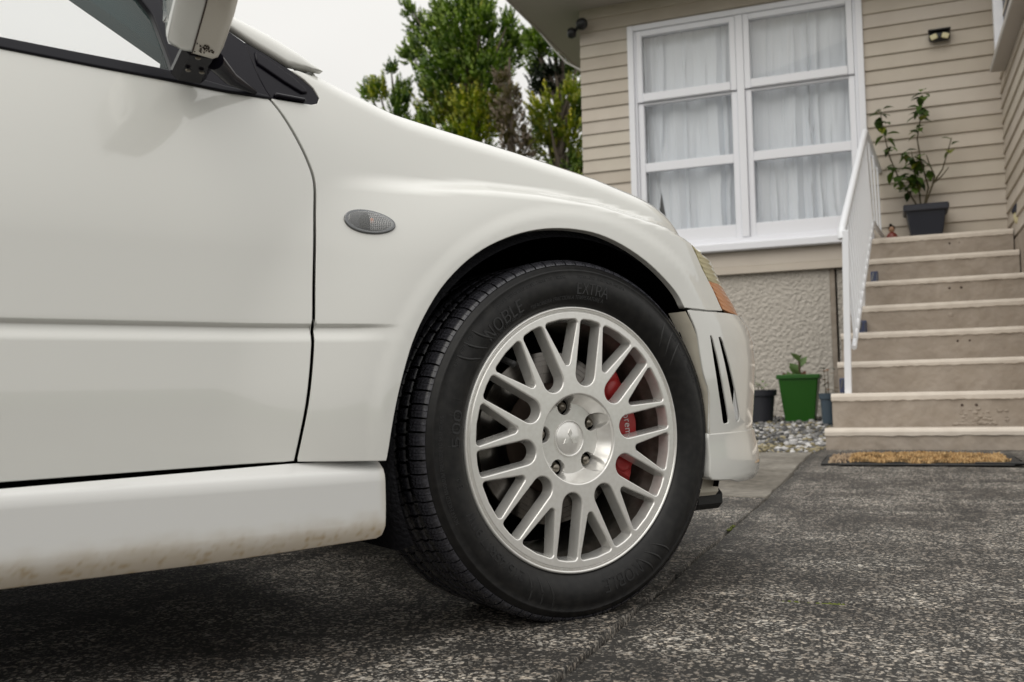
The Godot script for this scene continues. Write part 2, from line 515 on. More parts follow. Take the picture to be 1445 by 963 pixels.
# a curved panel: an outline with holes, cut out of the surface S and given rolled edges
func panel(poly: PackedVector2Array, holes: Array, xs: Array, ys: Array, S: Callable, thick := 0.012, bev := 0.0016, colour = null, off := 0.0) -> MB:
	var mb := MB.new()
	var nrm := func(p: Vector2) -> Vector3:
		var e := 0.0015
		var a: Vector3 = S.call(p + Vector2(e, 0)) - S.call(p - Vector2(e, 0))
		var b: Vector3 = S.call(p + Vector2(0, e)) - S.call(p - Vector2(0, e))
		return a.cross(b).normalized()
	var seen := {}
	var vert := func(p: Vector2) -> int:
		var k := Vector2i(int(round(p.x * 20000.0)), int(round(p.y * 20000.0)))
		if seen.has(k): return seen[k]
		var nn: Vector3 = nrm.call(p)
		var w: Vector3 = S.call(p) + nn * off
		var id := mb.add(w, nn, colour.call(w) if colour != null else Color.WHITE)
		seen[k] = id
		return id
	if colour != null: mb.has_c = true
	if Geometry2D.is_polygon_clockwise(poly): poly.reverse()
	var inside := {}
	for i in xs.size():
		for j in ys.size():
			inside[Vector2i(i, j)] = Geometry2D.is_point_in_polygon(Vector2(xs[i], ys[j]), poly)
	var hb := []
	for h in holes:
		var r := Rect2(h[0], Vector2.ZERO)
		for p in h: r = r.expand(p)
		hb.append(r.grow(0.001))
	for i in xs.size() - 1:
		for j in ys.size() - 1:
			var cell := PackedVector2Array([Vector2(xs[i], ys[j]), Vector2(xs[i + 1], ys[j]), Vector2(xs[i + 1], ys[j + 1]), Vector2(xs[i], ys[j + 1])])
			var full: bool = inside[Vector2i(i, j)] and inside[Vector2i(i + 1, j)] and inside[Vector2i(i, j + 1)] and inside[Vector2i(i + 1, j + 1)]
			var rect := Rect2(cell[0], cell[2] - cell[0])
			var hit := []
			for k in holes.size():
				if hb[k].intersects(rect): hit.append(holes[k])
			if full and hit.is_empty():
				mb.quad(vert.call(cell[0]), vert.call(cell[1]), vert.call(cell[2]), vert.call(cell[3]))
				continue
			var pieces: Array = [cell] if full else Geometry2D.intersect_polygons(cell, poly)
			for h in hit:
				var nxt := []
				for q in pieces: nxt.append_array(Geometry2D.clip_polygons(q, h))
				pieces = nxt
			for q in pieces:
				var t := Geometry2D.triangulate_polygon(q)
				for k in range(0, t.size(), 3):
					mb.tri(vert.call(q[t[k]]), vert.call(q[t[k + 1]]), vert.call(q[t[k + 2]]))
	var loops := [poly]
	loops.append_array(holes)
	for li in loops.size():
		var lp: PackedVector2Array = loops[li]
		if Geometry2D.is_polygon_clockwise(lp) != (li > 0): lp.reverse()
		var pts := []
		for i in lp.size():
			var a := lp[i]; var b := lp[(i + 1) % lp.size()]
			var k := maxi(1, int(ceil(a.distance_to(b) / 0.012)))
			for s in k: pts.append(a.lerp(b, float(s) / k))
		var m := pts.size()
		var rows := []
		for i in m:
			var d: Vector2 = (pts[(i + 1) % m] - pts[(i - 1 + m) % m]).normalized()
			var o2 := Vector2(d.y, -d.x)
			var p: Vector2 = pts[i]
			var nn: Vector3 = nrm.call(p)
			var w: Vector3 = S.call(p) + nn * off
			var o3: Vector3 = (S.call(p + o2 * 0.001) - S.call(p))
			o3 = (o3 - nn * o3.dot(nn)).normalized()
			var col: Color = colour.call(w) if colour != null else Color.WHITE
			rows.append([mb.add(w, nn, col), mb.add(w + o3 * bev * 0.7 - nn * bev * 0.3, (nn + o3).normalized(), col), mb.add(w + o3 * bev - nn * bev, o3, col), mb.add(w + o3 * bev - nn * (bev + thick), o3, col)])
		for i in m:
			var a: Array = rows[i]; var b: Array = rows[(i + 1) % m]
			for k in 3: mb.quad(a[k], b[k], b[k + 1], a[k + 1])
	return mb

func V2(a: Array) -> PackedVector2Array:
	var o := PackedVector2Array()
	for p in a: o.append(Vector2(p[0], p[1]))
	return o

# smooth an open list of points (Catmull-Rom)
func smooth_pts(a: Array, sub := 4) -> Array:
	var o := []
	for i in a.size() - 1:
		var p0: Vector2 = a[maxi(i - 1, 0)]; var p1: Vector2 = a[i]; var p2: Vector2 = a[i + 1]; var p3: Vector2 = a[mini(i + 2, a.size() - 1)]
		for s in sub: o.append(p1.cubic_interpolate(p2, p0, p3, float(s) / sub))
	o.append(a[a.size() - 1])
	return o

func vv(a: Array) -> Array:
	var o := []
	for p in a: o.append(Vector2(p[0], p[1]))
	return o

func _ready() -> void:
	setup_view()
	make_materials()
	build_ground()
	build_house()
	build_steps()
	build_trees()
	build_car()
	build_yard()
	build_porch()
	build_added_fence()

# ---------------------------------------------------------------- camera, sky, light
func setup_view() -> void:
	var cam := Camera3D.new()
	cam.name = "camera"
	cam.position = Vector3(0, 0.40, 0)
	cam.rotation_degrees = Vector3(3.1218, 21.7514, -1.2755)
	cam.near = 0.05
	cam.far = 2000.0
	var at_ := CameraAttributesPhysical.new()
	at_.frustum_focal_length = 33.82
	at_.frustum_focus_distance = 1.72
	at_.frustum_near = 0.05
	at_.frustum_far = 2000.0
	at_.exposure_aperture = 7.1
	cam.fov = 39.0747
	cam.attributes = at_
	add_child(cam)
	cam.fov = 39.0747
	var env := Environment.new()
	env.background_mode = Environment.BG_SKY
	var sky := Sky.new()
	var sm_ := ProceduralSkyMaterial.new()
	sm_.sky_top_color = Color(1.235, 1.232, 1.222)
	sm_.sky_horizon_color = Color(0.825, 0.818, 0.802)
	sm_.sky_curve = 1.2
	sm_.ground_bottom_color = Color(0.30, 0.29, 0.27)
	sm_.ground_horizon_color = Color(0.55, 0.54, 0.52)
	sm_.sun_angle_max = 1.0
	var cn := noise(0.011, 301, FastNoiseLite.TYPE_SIMPLEX_SMOOTH, 4)
	var cb := noise_bytes(cn, 512)
	var cpx := PackedByteArray(); cpx.resize(512 * 512 * 3)
	for i in 512 * 512:
		var cv := clampi(int(12.0 + 62.0 * sm(0.30, 0.72, cb[i] / 255.0)), 0, 255)
		cpx[i * 3] = cv; cpx[i * 3 + 1] = cv; cpx[i * 3 + 2] = cv
	sm_.sky_cover = tex_from(cpx, 512)
	sm_.sky_cover_modulate = Color(1, 0.98, 0.95)
	sky.sky_material = sm_
	env.sky = sky
	env.tonemap_mode = Environment.TONE_MAPPER_LINEAR
	env.tonemap_exposure = 1.06
	env.sdfgi_enabled = true
	env.ssao_enabled = true
	env.ssil_enabled = true
	var we := WorldEnvironment.new()
	we.name = "environment"
	we.environment = env
	add_child(we)
	var sun := DirectionalLight3D.new()
	sun.name = "sun"
	sun.light_energy = 0.34
	sun.light_color = Color(1.0, 0.98, 0.94)
	sun.light_angular_distance = 60.0
	sun.shadow_enabled = true
	sun.sky_mode = DirectionalLight3D.SKY_MODE_LIGHT_ONLY
	add_child(sun)
	sun.look_at_from_position(Vector3(-0.20, 0.75, 0.68) * 10.0, Vector3.ZERO)

# ---------------------------------------------------------------- ground
func ground_y(x: float, z: float) -> float:
	var y := 0.007 + 0.029 * sm(-3.7, -5.5, z)
	if z < -5.6: y = lerpf(0.036, 0.15, clampf((-5.6 - z) / 2.6, 0.0, 1.0))
	return y

func slab(x0: float, x1: float, z0: float, z1: float, m: Material, parent: Node, sd: int) -> void:
	var mb := MB.new()
	var f := noise(9.0, sd, FastNoiseLite.TYPE_SIMPLEX, 3)
	var g := 0.0080
	var xs := lines(x0 + g, x1 - g, 0.12)
	var zs := lines(z0 + g, z1 - g, 0.12)
	var nx := xs.size(); var nz := zs.size()
	var rowi := []
	for i in nx:
		for j in nz:
			var x: float = xs[i]; var z: float = zs[j]
			if i == 0 or i == nx - 1: x += f.get_noise_2d(z * 0.8, x) * 0.010
			if j == 0 or j == nz - 1: z += f.get_noise_2d(x * 0.8, z) * 0.010
			var y := ground_y(x, z) + f.get_noise_2d(x * 0.06, z * 0.06) * 0.003
			rowi.append(mb.add(Vector3(x, y, z), Vector3(0, 1, 0.015).normalized()))
	for i in nx - 1:
		for j in nz - 1:
			mb.quad(rowi[i * nz + j], rowi[(i + 1) * nz + j], rowi[(i + 1) * nz + j + 1], rowi[i * nz + j + 1])
	var rim := []
	for i in nx: rim.append(i * nz)
	for j in range(1, nz): rim.append((nx - 1) * nz + j)
	for i in range(nx - 2, -1, -1): rim.append(i * nz + nz - 1)
	for j in range(nz - 2, 0, -1): rim.append(j)
	var cx := Vector3((x0 + x1) / 2, 0, (z0 + z1) / 2)
	var pts := []
	for k in rim.size():
		var p := mb.v[rowi[rim[k]]]
		var i: int = rim[k] / nz
		var j: int = rim[k] % nz
		var o := Vector3(-1.0 if i == 0 else (1.0 if i == nx - 1 else 0.0), 0, -1.0 if j == 0 else (1.0 if j == nz - 1 else 0.0)).normalized()
		pts.append([rowi[rim[k]], mb.add(p + o * 0.0018 - Vector3.UP * 0.0022, (o + Vector3.UP * 0.6).normalized()), mb.add(p + o * 0.0018 - Vector3.UP * 0.05, o)])
	for k in pts.size():
		var a: Array = pts[k]; var b: Array = pts[(k + 1) % pts.size()]
		mb.quad(a[0], b[0], b[1], a[1]); mb.quad(a[1], b[1], b[2], a[2])
	bpart("slab", mb, m, parent)

func build_ground() -> void:
	var mb := MB.new()
	mb.face([Vector3(-900, -0.06, -900), Vector3(900, -0.06, -900), Vector3(900, -0.06, 900), Vector3(-900, -0.06, 900)], Vector3.UP)
	var g := part("ground", mb.mesh(), M.lawn, self)
	tag(g, "dull green ground stretching away past the driveway", "", "", "structure")
	var d := Node3D.new()
	d.name = "driveway"
	add_child(d, true)
	tag(d, "speckled grey concrete driveway in large slabs under the car", "", "", "structure")
	var bed := MB.new()
	bed.face([Vector3(-9, -0.022, -9), Vector3(6, -0.022, -9), Vector3(6, -0.022, 4.5), Vector3(-9, -0.022, 4.5)], Vector3.UP)
	bpart("joint_bed", bed, M.earth, d)
	slab(-3.6, -0.45, -2.07, -0.2, M.concrete, d, 1)
	slab(-3.6, -0.45, -0.2, 3.0, M.concrete, d, 7)
	slab(-7.0, -3.6, -3.58, 3.0, M.concrete, d, 8)
	slab(-3.6, -0.45, -3.58, -2.07, M.concrete, d, 2)
	slab(-7.0, -0.45, -5.62, -3.58, M.concrete_pale, d, 3)
	slab(-0.45, 4.0, -1.85, 3.0, M.concrete, d, 4)
	slab(-0.45, 4.0, -5.95, -1.85, M.concrete, d, 5)
	# moss in the joints
	var rng := RandomNumberGenerator.new(); rng.seed = 4
	var ms := MB.new(); ms.has_c = true
	for s in [[-0.16, -1.85, 0.05, 0.0], [-0.455, -2.78, 0.0, 0.05], [-0.12, -1.85, 0.02, 0.0]]:
		for k in 26:
			var p := Vector3(s[0] + rng.randf_range(-s[2], s[2]), 0.004, s[1] + rng.randf_range(-s[3], s[3])) + Vector3(rng.randf_range(-0.005, 0.005), 0, rng.randf_range(-0.005, 0.005))
			ms.blob(p, Vector3(0.003, 0.003, 0.003) * rng.randf_range(0.6, 1.5), 5, 3, Color(0.10, 0.12, 0.012))
	var mo := bpart("moss", ms, M.vc, self)
	tag(mo, "tiny yellow-green moss growing in the driveway joint", "moss", "", "stuff")
	# gravel bed beside the steps
	var gb := MB.new()
	var gz := lines(-8.30, -5.64, 0.3)
	for j in gz.size() - 1:
		gb.face([Vector3(-6, ground_y(0, gz[j]) - 0.02, gz[j]), Vector3(-0.36, ground_y(0, gz[j]) - 0.02, gz[j]), Vector3(-0.36, ground_y(0, gz[j + 1]) - 0.02, gz[j + 1]), Vector3(-6, ground_y(0, gz[j + 1]) - 0.02, gz[j + 1])], Vector3.UP)
	var gbo := bpart("soil", gb, M.earth, self)
	tag(gbo, "dark soil under the gravel beside the steps", "", "", "structure")
	var stone := MB.new()
	var sn := noise(1.3, 3, FastNoiseLite.TYPE_SIMPLEX, 2)
	stone.blob(Vector3.ZERO, Vector3.ONE, 7, 5)
	for i in stone.v.size():
		stone.v[i] *= 1.0 + 0.55 * sn.get_noise_3dv(stone.v[i] * 1.3)
	var mm := MultiMesh.new()
	mm.transform_format = MultiMesh.TRANSFORM_3D
	mm.use_colors = true
	mm.mesh = stone.mesh()
	var items := []
	for k in 11000:
		var z := rng.randf_range(-8.28, -5.60)
		var x := rng.randf_range(-2.6, -0.37)
		if x > -0.42 and z > -5.75: continue
		var s := rng.randf_range(0.007, 0.024)
		if rng.randf() < 0.08: s *= 1.4
		var b := Basis.from_euler(Vector3(rng.randf() * TAU, rng.randf() * TAU, rng.randf() * TAU)).scaled(Vector3(s, s * rng.randf_range(0.5, 0.8), s))
		items.append([Transform3D(b, Vector3(x, ground_y(x, z) + rng.randf_range(-0.012, 0.012) - 0.004, z)), rng.randf(), rng.randf(), z])
	mm.instance_count = items.size()
	for k in items.size():
		mm.set_instance_transform(k, items[k][0])
		var w: float = items[k][1]
		var gcol: float = 0.03 + 0.16 * items[k][2]
		if w > 0.72: gcol = 0.32 + 0.30 * items[k][2]
		var cc := Color(gcol, gcol * 0.98, gcol * 0.97)
		if w < 0.16 or (items[k][3] > -6.0 and w < 0.45): cc = Color(gcol * 1.5 + 0.04, gcol * 1.3 + 0.03, gcol * 0.9)
		mm.set_instance_color(k, cc)
	var gm := MultiMeshInstance3D.new()
	gm.multimesh = mm
	var gmat := mat(Color.WHITE, 0.8)
	gmat.vertex_color_use_as_albedo = true
	gm.material_override = gmat
	gm.name = "gravel"
	add_child(gm, true)
	tag(gm, "grey and white garden gravel between the car and the steps", "gravel", "", "stuff")

# ---------------------------------------------------------------- house
const HS := 0.922
const WZ := -8.298
func hx(x: float) -> float: return x * HS
func hy(y: float) -> float: return 0.4 + (y - 0.4) * HS

func board_mesh(len_: float, e: float, sd: int) -> MB:
	# a bevel-backed weatherboard along +x, its foot at y = 0, its face towards +z
	var mb := MB.new()
	var t0 := 0.024; var t1 := 0.008; var h := e * 1.07
	var n1 := Vector3(0, t0 - t1, h).normalized()
	mb.face([Vector3(0, 0.003, t0), Vector3(len_, 0.003, t0), Vector3(len_, h, t1), Vector3(0, h, t1)], n1)
	mb.face([Vector3(0, 0, t0 - 0.003), Vector3(len_, 0, t0 - 0.003), Vector3(len_, 0.003, t0), Vector3(0, 0.003, t0)], Vector3(0, -0.7, 0.7))
	mb.face([Vector3(0, 0, 0), Vector3(len_, 0, 0), Vector3(len_, 0, t0 - 0.003), Vector3(0, 0, t0 - 0.003)], Vector3.DOWN)
	for s in [0, 1]:
		var x: float = len_ * s
		mb.face([Vector3(x, 0, 0), Vector3(x, 0, t0 - 0.003), Vector3(x, 0.003, t0), Vector3(x, h, t1), Vector3(x, h, 0)], Vector3(s * 2 - 1, 0, 0))
	return mb

func build_house() -> void:
	var H := thing("house", "beige weatherboard house with a white six-pane window above its concrete steps", "house", at(Vector3(0, 0, WZ)))
	var e := 0.128 * HS
	var xl := hx(-2.787); var xr := hx(0.935)
	var w0 := hx(-2.30); var w1 := hx(-0.155)
	var wb := hy(1.68); var wt := hy(3.935)
	var rng := RandomNumberGenerator.new(); rng.seed = 11
	var cache := {}
	var tones := []
	for t in 5:
		var mt: StandardMaterial3D = M.board.duplicate()
		var q: float = [1.0, 0.965, 0.985, 0.94, 0.975][t]
		mt.albedo_color = Color(q, q * [1.0, 0.998, 1.004, 0.995, 1.0][t], q * [1.0, 0.99, 1.0, 0.985, 1.005][t])
		tones.append(mt)
	var brd := func(x0: float, x1: float, y: float, xf: Transform3D) -> void:
		var key := "%.2f" % (x1 - x0)
		if not cache.has(key): cache[key] = board_mesh(x1 - x0, e, 1).mesh()
		part("weatherboard", cache[key], tones[rng.randi() % 5], H, xf)
	for k in range(-2, 21):
		var y := hy(3.825 - 0.128 * k)
		if y < hy(1.50): continue
		var jig := rng.randf_range(-0.001, 0.001)
		if y > wt - 0.01:
			brd.call(xl, xr, y, Transform3D(Basis(), Vector3(xl, y, jig)))
		elif y + e < wb + 0.02:
			brd.call(xl, xr, y, Transform3D(Basis(), Vector3(xl, y, jig)))
		else:
			brd.call(xl, w0, y, Transform3D(Basis(), Vector3(xl, y, jig)))
			brd.call(w1, xr, y, Transform3D(Basis(), Vector3(w1, y, jig)))
	# below the window the porch side goes further down
	for k in [19]:
		var y := hy(3.825 - 0.128 * k)
		brd.call(w1, xr, y, Transform3D(Basis(), Vector3(w1, y, 0)))
	# the wing wall at the right, boards facing the steps
	var turn := Basis(Vector3.UP, -PI / 2)
	for k in range(-2, 19):
		var y := hy(1.555) + e * (k + 2)
		if y > hy(4.19): break
		brd.call(0.0, 2.6, y, Transform3D(turn, Vector3(xr, y, 0)))
	# structural walls behind the boards
	var W := MB.new()
	var wt2 := hy(4.45)
	var b := func(Q: MB, x0: float, x1: float, y0: float, y1: float, z0: float, z1: float) -> void:
		Q.box(Vector3((x0 + x1) / 2, (y0 + y1) / 2, (z0 + z1) / 2), Vector3(x1 - x0, y1 - y0, z1 - z0))
	b.call(W, xl + 0.004, w0 + 0.05, hy(1.456), wt2, -0.15, -0.001)
	b.call(W, w1 - 0.05, xr + 0.1, hy(1.456), wt2, -0.15, -0.001)
	b.call(W, w0 + 0.05, w1 - 0.05, wt - 0.05, wt2, -0.15, -0.001)
	b.call(W, w0 + 0.05, w1 - 0.05, hy(1.456), wb + 0.05, -0.15, -0.001)
	bpart("wall", W, M.board, H)
	W = MB.new()
	b.call(W, xl + 0.004, xl + 0.12, 0.05, wt2, -7.0, -0.15)
	bpart("wall", W, M.board, H)
	W = MB.new()
	b.call(W, xr + 0.001, xr + 0.13, hy(1.55), wt2, 0.0, 2.6)
	bpart("wall", W, M.board, H)
	W = MB.new()
	b.call(W, xl + 0.12, 3.6, 0.05, wt2, -7.1, -7.0)
	b.call(W, 3.5, 3.6, 0.05, wt2, -7.0, 2.6)
	b.call(W, xr + 0.13, 3.5, 0.05, wt2, 2.5, 2.6)
	bpart("wall", W, M.board, H)
	# a furnished dark room behind the window
	W = MB.new()
	b.call(W, xl + 0.13, xr, hy(1.30), hy(1.36), -3.2, -0.16)
	b.call(W, xl + 0.13, xr, hy(4.2), hy(4.26), -3.2, -0.16)
	b.call(W, xl + 0.13, xr, hy(1.36), hy(4.2), -3.3, -3.2)
	b.call(W, xl + 0.125, xl + 0.16, hy(1.36), hy(4.2), -3.2, -0.16)
	b.call(W, xr - 0.03, xr, hy(1.36), hy(4.2), -3.2, -0.16)
	bpart("room", W, M.room, H)
	# trim boards below the window
	W = MB.new()
	W.box(Vector3((xl + w1) / 2, hy(1.487), 0.012), Vector3(w1 - xl, 0.062, 0.032), 0.003)
	bpart("base_board", W, M.board, H)
	# plastered base
	W = MB.new()
	var zb := -0.028
	b.call(W, xl + 0.02, hx(-0.525), -0.1, hy(1.455), -0.14, zb - 0.012)
	stucco(W, -1.45, hx(-0.525), 0.10, hy(1.455), zb, 0.0024)
	bpart("plaster_base", W, M.stucco, H)
	W = MB.new()
	W.box(Vector3(hx(-0.50), hy(0.68), zb - 0.05), Vector3(0.042, hy(1.455) * 1.02 + 0.35, 0.112), 0.004)
	bpart("plaster_border", W, M.step, H)
	W = MB.new()
	b.call(W, hx(-0.462), xr, -0.1, hy(1.45), -0.14, zb - 0.012)
	bpart("plaster_base", W, M.stucco, H)
	# foundation under the wing wall
	W = MB.new()
	b.call(W, xr - 0.022, xr + 0.12, -0.1, hy(1.53), 0.0, 2.6)
	bpart("foundation", W, M.step, H)
	# eaves
	W = MB.new()
	var sy := hy(4.19)
	b.call(W, xl - 0.49, 3.9, sy, sy + 0.012, 0.002, 0.55)
	bpart("soffit", W, M.soffit, H)
	W = MB.new()
	b.call(W, xl - 0.49, xl + 0.0, sy, sy + 0.012, -7.4, 0.002)
	bpart("soffit", W, M.soffit, H)
	W = MB.new()
	W.box(Vector3((xl - 0.51 + 3.9) / 2, sy + 0.075, 0.562), Vector3(3.9 - xl + 0.51, 0.18, 0.022), 0.003)
	bpart("fascia", W, M.soffit, H)
	W = MB.new()
	W.box(Vector3(xl - 0.502, sy + 0.075, -3.42), Vector3(0.022, 0.18, 7.94), 0.003)
	bpart("fascia", W, M.soffit, H)
	W = MB.new()
	W.tube([Vector3(xl - 0.56, sy + 0.12, 0.61), Vector3(3.9, sy + 0.12, 0.61)], [0.045], 12)
	bpart("gutter", W, M.white, H)
	W = MB.new()
	W.tube([Vector3(xl - 0.545, sy + 0.135, 0.60), Vector3(xl - 0.545, sy + 0.135, -7.4)], [0.04], 12)
	bpart("gutter", W, M.soffit, H)
	W = MB.new()
	var ry := sy + 0.17
	var A := Vector3(xl - 0.6, ry, 0.6); var B := Vector3(3.9, ry, 0.6); var Cc := Vector3(3.9, ry, -7.5); var D := Vector3(xl - 0.6, ry, -7.5)
	var E := Vector3(xl + 3.2, ry + 1.5, -3.4); var F := Vector3(1.2, ry + 1.5, -3.4)
	W.face([A, B, F, E], Vector3(0, 0.9, 0.4).normalized()); W.face([B, Cc, F], Vector3(0.4, 0.9, 0)); W.face([Cc, D, E, F], Vector3(0, 0.9, -0.4)); W.face([D, A, E], Vector3(-0.4, 0.9, 0))
	bpart("roof", W, M.roof, H)
	build_window(H, w0, w1, wb, wt)
	# the window on the wing wall, seen edge on
	var win := Node3D.new(); win.name = numbered("window", H); H.add_child(win, true)
	var f0 := 0.10; var f1 := 1.7
	var fy := hy(2.99)
	for q in [[Vector3(xr - 0.035, fy + 0.6, f0), Vector3(0.09, 1.25, 0.09)], [Vector3(xr - 0.035, fy + 0.6, f1), Vector3(0.09, 1.25, 0.09)], [Vector3(xr - 0.035, fy + 0.045, (f0 + f1) / 2), Vector3(0.088, 0.09, f1 - f0)]]:
		W = MB.new()
		W.box(q[0] + Vector3(0, 0, 0.28), q[1], 0.004)
		bpart("frame", W, M.white, win)
	W = MB.new()
	W.box(Vector3(xr - 0.05, fy - 0.035, (f0 + f1) / 2 + 0.29), Vector3(0.13, 0.05, f1 - f0 + 0.1), 0.006)
	bpart("sill", W, M.soffit, win)
	W = MB.new()
	W.box(Vector3(xr - 0.012, fy + 0.6, (f0 + f1) / 2 + 0.28), Vector3(0.012, 1.1, f1 - f0 - 0.09))
	bpart("pane", W, M.navy, win)

func stucco(W: MB, x0: float, x1: float, y0: float, y1: float, z: float, amp: float) -> void:
	# hand-thrown plaster: short overlapping ridges
	var f := noise(1.0, 77, FastNoiseLite.TYPE_SIMPLEX_SMOOTH, 3)
	var hf := func(x: float, y: float) -> float:
		var wx := x + 0.012 * f.get_noise_2d(x * 14.0, y * 14.0 + 40.0)
		var n := 1.0 - absf(f.get_noise_2d(wx * 17.0, y * 34.0)) * 2.2
		return amp * (clampf(n, -0.3, 1.0) + 0.35 * f.get_noise_2d(x * 60.0, y * 70.0))
	var nx := int((x1 - x0) / 0.0075); var ny := int((y1 - y0) / 0.0075)
	var base := W.v.size()
	for i in nx + 1:
		for j in ny + 1:
			var x := lerpf(x0, x1, float(i) / nx); var y := lerpf(y0, y1, float(j) / ny)
			var e := 0.004
			var n := Vector3(float(hf.call(x - e, y)) - float(hf.call(x + e, y)), float(hf.call(x, y - e)) - float(hf.call(x, y + e)), 2 * e).normalized()
			W.add(Vector3(x, y, z + float(hf.call(x, y))), n)
	for i in nx:
		for j in ny: W.quad(base + i * (ny + 1) + j, base + (i + 1) * (ny + 1) + j, base + (i + 1) * (ny + 1) + j + 1, base + i * (ny + 1) + j + 1)

func build_window(H: Node3D, w0: float, w1: float, wb: float, wt: float) -> void:
	var win := Node3D.new(); win.name = numbered("window", H); H.add_child(win, true)
	var W: MB
	var bar := func(called: String, x0: float, x1: float, y0: float, y1: float, z0: float, z1: float, ch := 0.004) -> void:
		W = MB.new()
		W.box(Vector3((x0 + x1) / 2, (y0 + y1) / 2, (z0 + z1) / 2), Vector3(x1 - x0, y1 - y0, z1 - z0), ch)
		bpart(called, W, M.white, win)
	# architrave
	bar.call("frame", w0, w0 + 0.055, wb + 0.055, wt, -0.02, 0.046)
	bar.call("frame", w1 - 0.055, w1, wb + 0.055, wt, -0.02, 0.046)
	bar.call("frame", w0 + 0.055, w1 - 0.055, wt - 0.05, wt, -0.02, 0.044)
	bar.call("sill", w0 - 0.02, w1 + 0.02, wb - 0.012, wb + 0.055, -0.05, 0.085, 0.008)
	bar.call("frame", w0 + 0.055, w1 - 0.055, wb + 0.055, wb + 0.105, -0.09, 0.022)
	var mx0 := hx(-1.27); var mx1 := hx(-1.20)
	bar.call("mullion", mx0, mx1, wb + 0.105, wt - 0.05, -0.09, 0.030)
	# jambs
	bar.call("jamb", w0 + 0.055, w0 + 0.075, wb + 0.105, wt - 0.05, -0.09, 0.022)
	bar.call("jamb", w1 - 0.075, w1 - 0.055, wb + 0.105, wt - 0.05, -0.09, 0.022)
	var ytr := hy(3.175)                       # foot of the upper sashes
	for s in 2:
		var x0 := w0 + 0.075 if s == 0 else mx1
		var x1 := mx0 if s == 0 else w1 - 0.075
		var st := 0.052
		# the upper awning sash stands a little proud
		var y0 := ytr; var y1 := wt - 0.052
		bar.call("sash_rail", x0 + st, x1 - st, y0, y0 + 0.075, -0.03, 0.040, 0.006)
		bar.call("sash_rail", x0 + st, x1 - st, y1 - 0.05, y1, -0.03, 0.026)
		bar.call("sash_stile", x0 + 0.002, x0 + st, y0, y1, -0.03, 0.027)
		bar.call("sash_stile", x1 - st, x1 - 0.002, y0, y1, -0.03, 0.027)
		W = MB.new()
		W.face([Vector3(x0 + st - 0.005, y0 + 0.07, -0.012), Vector3(x1 - st + 0.005, y0 + 0.07, -0.012), Vector3(x1 - st + 0.005, y1 - 0.045, -0.012), Vector3(x0 + st - 0.005, y1 - 0.045, -0.012)], Vector3.BACK)
		bpart("pane", W, M.pane, win)
		# the lower fixed sash of two panes
		y0 = wb + 0.105; y1 = ytr - 0.004
		bar.call("sash_rail", x0 + st, x1 - st, y0, y0 + 0.115, -0.05, 0.006)
		bar.call("sash_rail", x0 + st, x1 - st, y1 - 0.02, y1, -0.05, 0.006)
		bar.call("sash_stile", x0 + 0.002, x0 + st, y0, y1, -0.05, 0.007)
		bar.call("sash_stile", x1 - st, x1 - 0.002, y0, y1, -0.05, 0.007)
		var gy := hy(2.54)
		bar.call("glazing_bar", x0 + st, x1 - st, gy - 0.040, gy + 0.040, -0.05, 0.004)
		for q in [[y0 + 0.11, gy - 0.037], [gy + 0.037, y1 - 0.015]]:
			W = MB.new()
			W.face([Vector3(x0 + st - 0.005, q[0], -0.03), Vector3(x1 - st + 0.005, q[0], -0.03), Vector3(x1 - st + 0.005, q[1], -0.03), Vector3(x0 + st - 0.005, q[1], -0.03)], Vector3.BACK)
			bpart("pane", W, M.pane, win)
	# net curtains in folds
	var fn := noise(2.2, 21, FastNoiseLite.TYPE_SIMPLEX, 3)
	for c in [[w0 + 0.20, mx0 - 0.01, 0.0], [mx1 - 0.02, w1 - 0.10, 7.0], [w0 + 0.105, w0 + 0.30, 3.0]]:
		W = MB.new()
		var nx := 150; var ny := 14
		var base := W.v.size()
		for j in ny + 1:
			var t := float(j) / ny
			for i in nx + 1:
				var u := float(i) / nx
				var x := lerpf(c[0], c[1], u)
				if c[2] == 0.0: x = lerpf(c[0] + (-0.01 + 0.07 * (1.0 - t)) * (1.0 - u), c[1], u)
				if c[2] == 3.0: x = lerpf(c[0], c[1] - 0.10 * (1.0 - t), u)
				var ph: float = x * 38.0 + 5.0 * fn.get_noise_2d(x * 1.4, c[2]) + 1.2 * fn.get_noise_2d(x * 2.0, t * 0.8 + c[2])
				var am := lerpf(0.018, 0.040, 1.0 - t) * (0.6 + 0.8 * absf(fn.get_noise_2d(x * 1.1 + 9.0, c[2])))
				W.add(Vector3(x + 0.012 * sin(ph * 2.0), lerpf(wb + 0.08, wt - 0.03, t), -0.125 + am * sin(ph)), Vector3.BACK)
		for j in ny:
			for i in nx:
				var k := base + j * (nx + 1) + i
				W.quad(k, k + 1, k + nx + 2, k + nx + 1)
		for j in ny + 1:
			for i in nx + 1:
				var k := base + j * (nx + 1) + i
				var dx := W.v[base + j * (nx + 1) + mini(i + 1, nx)] - W.v[base + j * (nx + 1) + maxi(i - 1, 0)]
				W.n[k] = dx.cross(Vector3.UP).normalized()
				if W.n[k].z < 0: W.n[k] = -W.n[k]
		bpart("curtain", W, M.curtain, win)

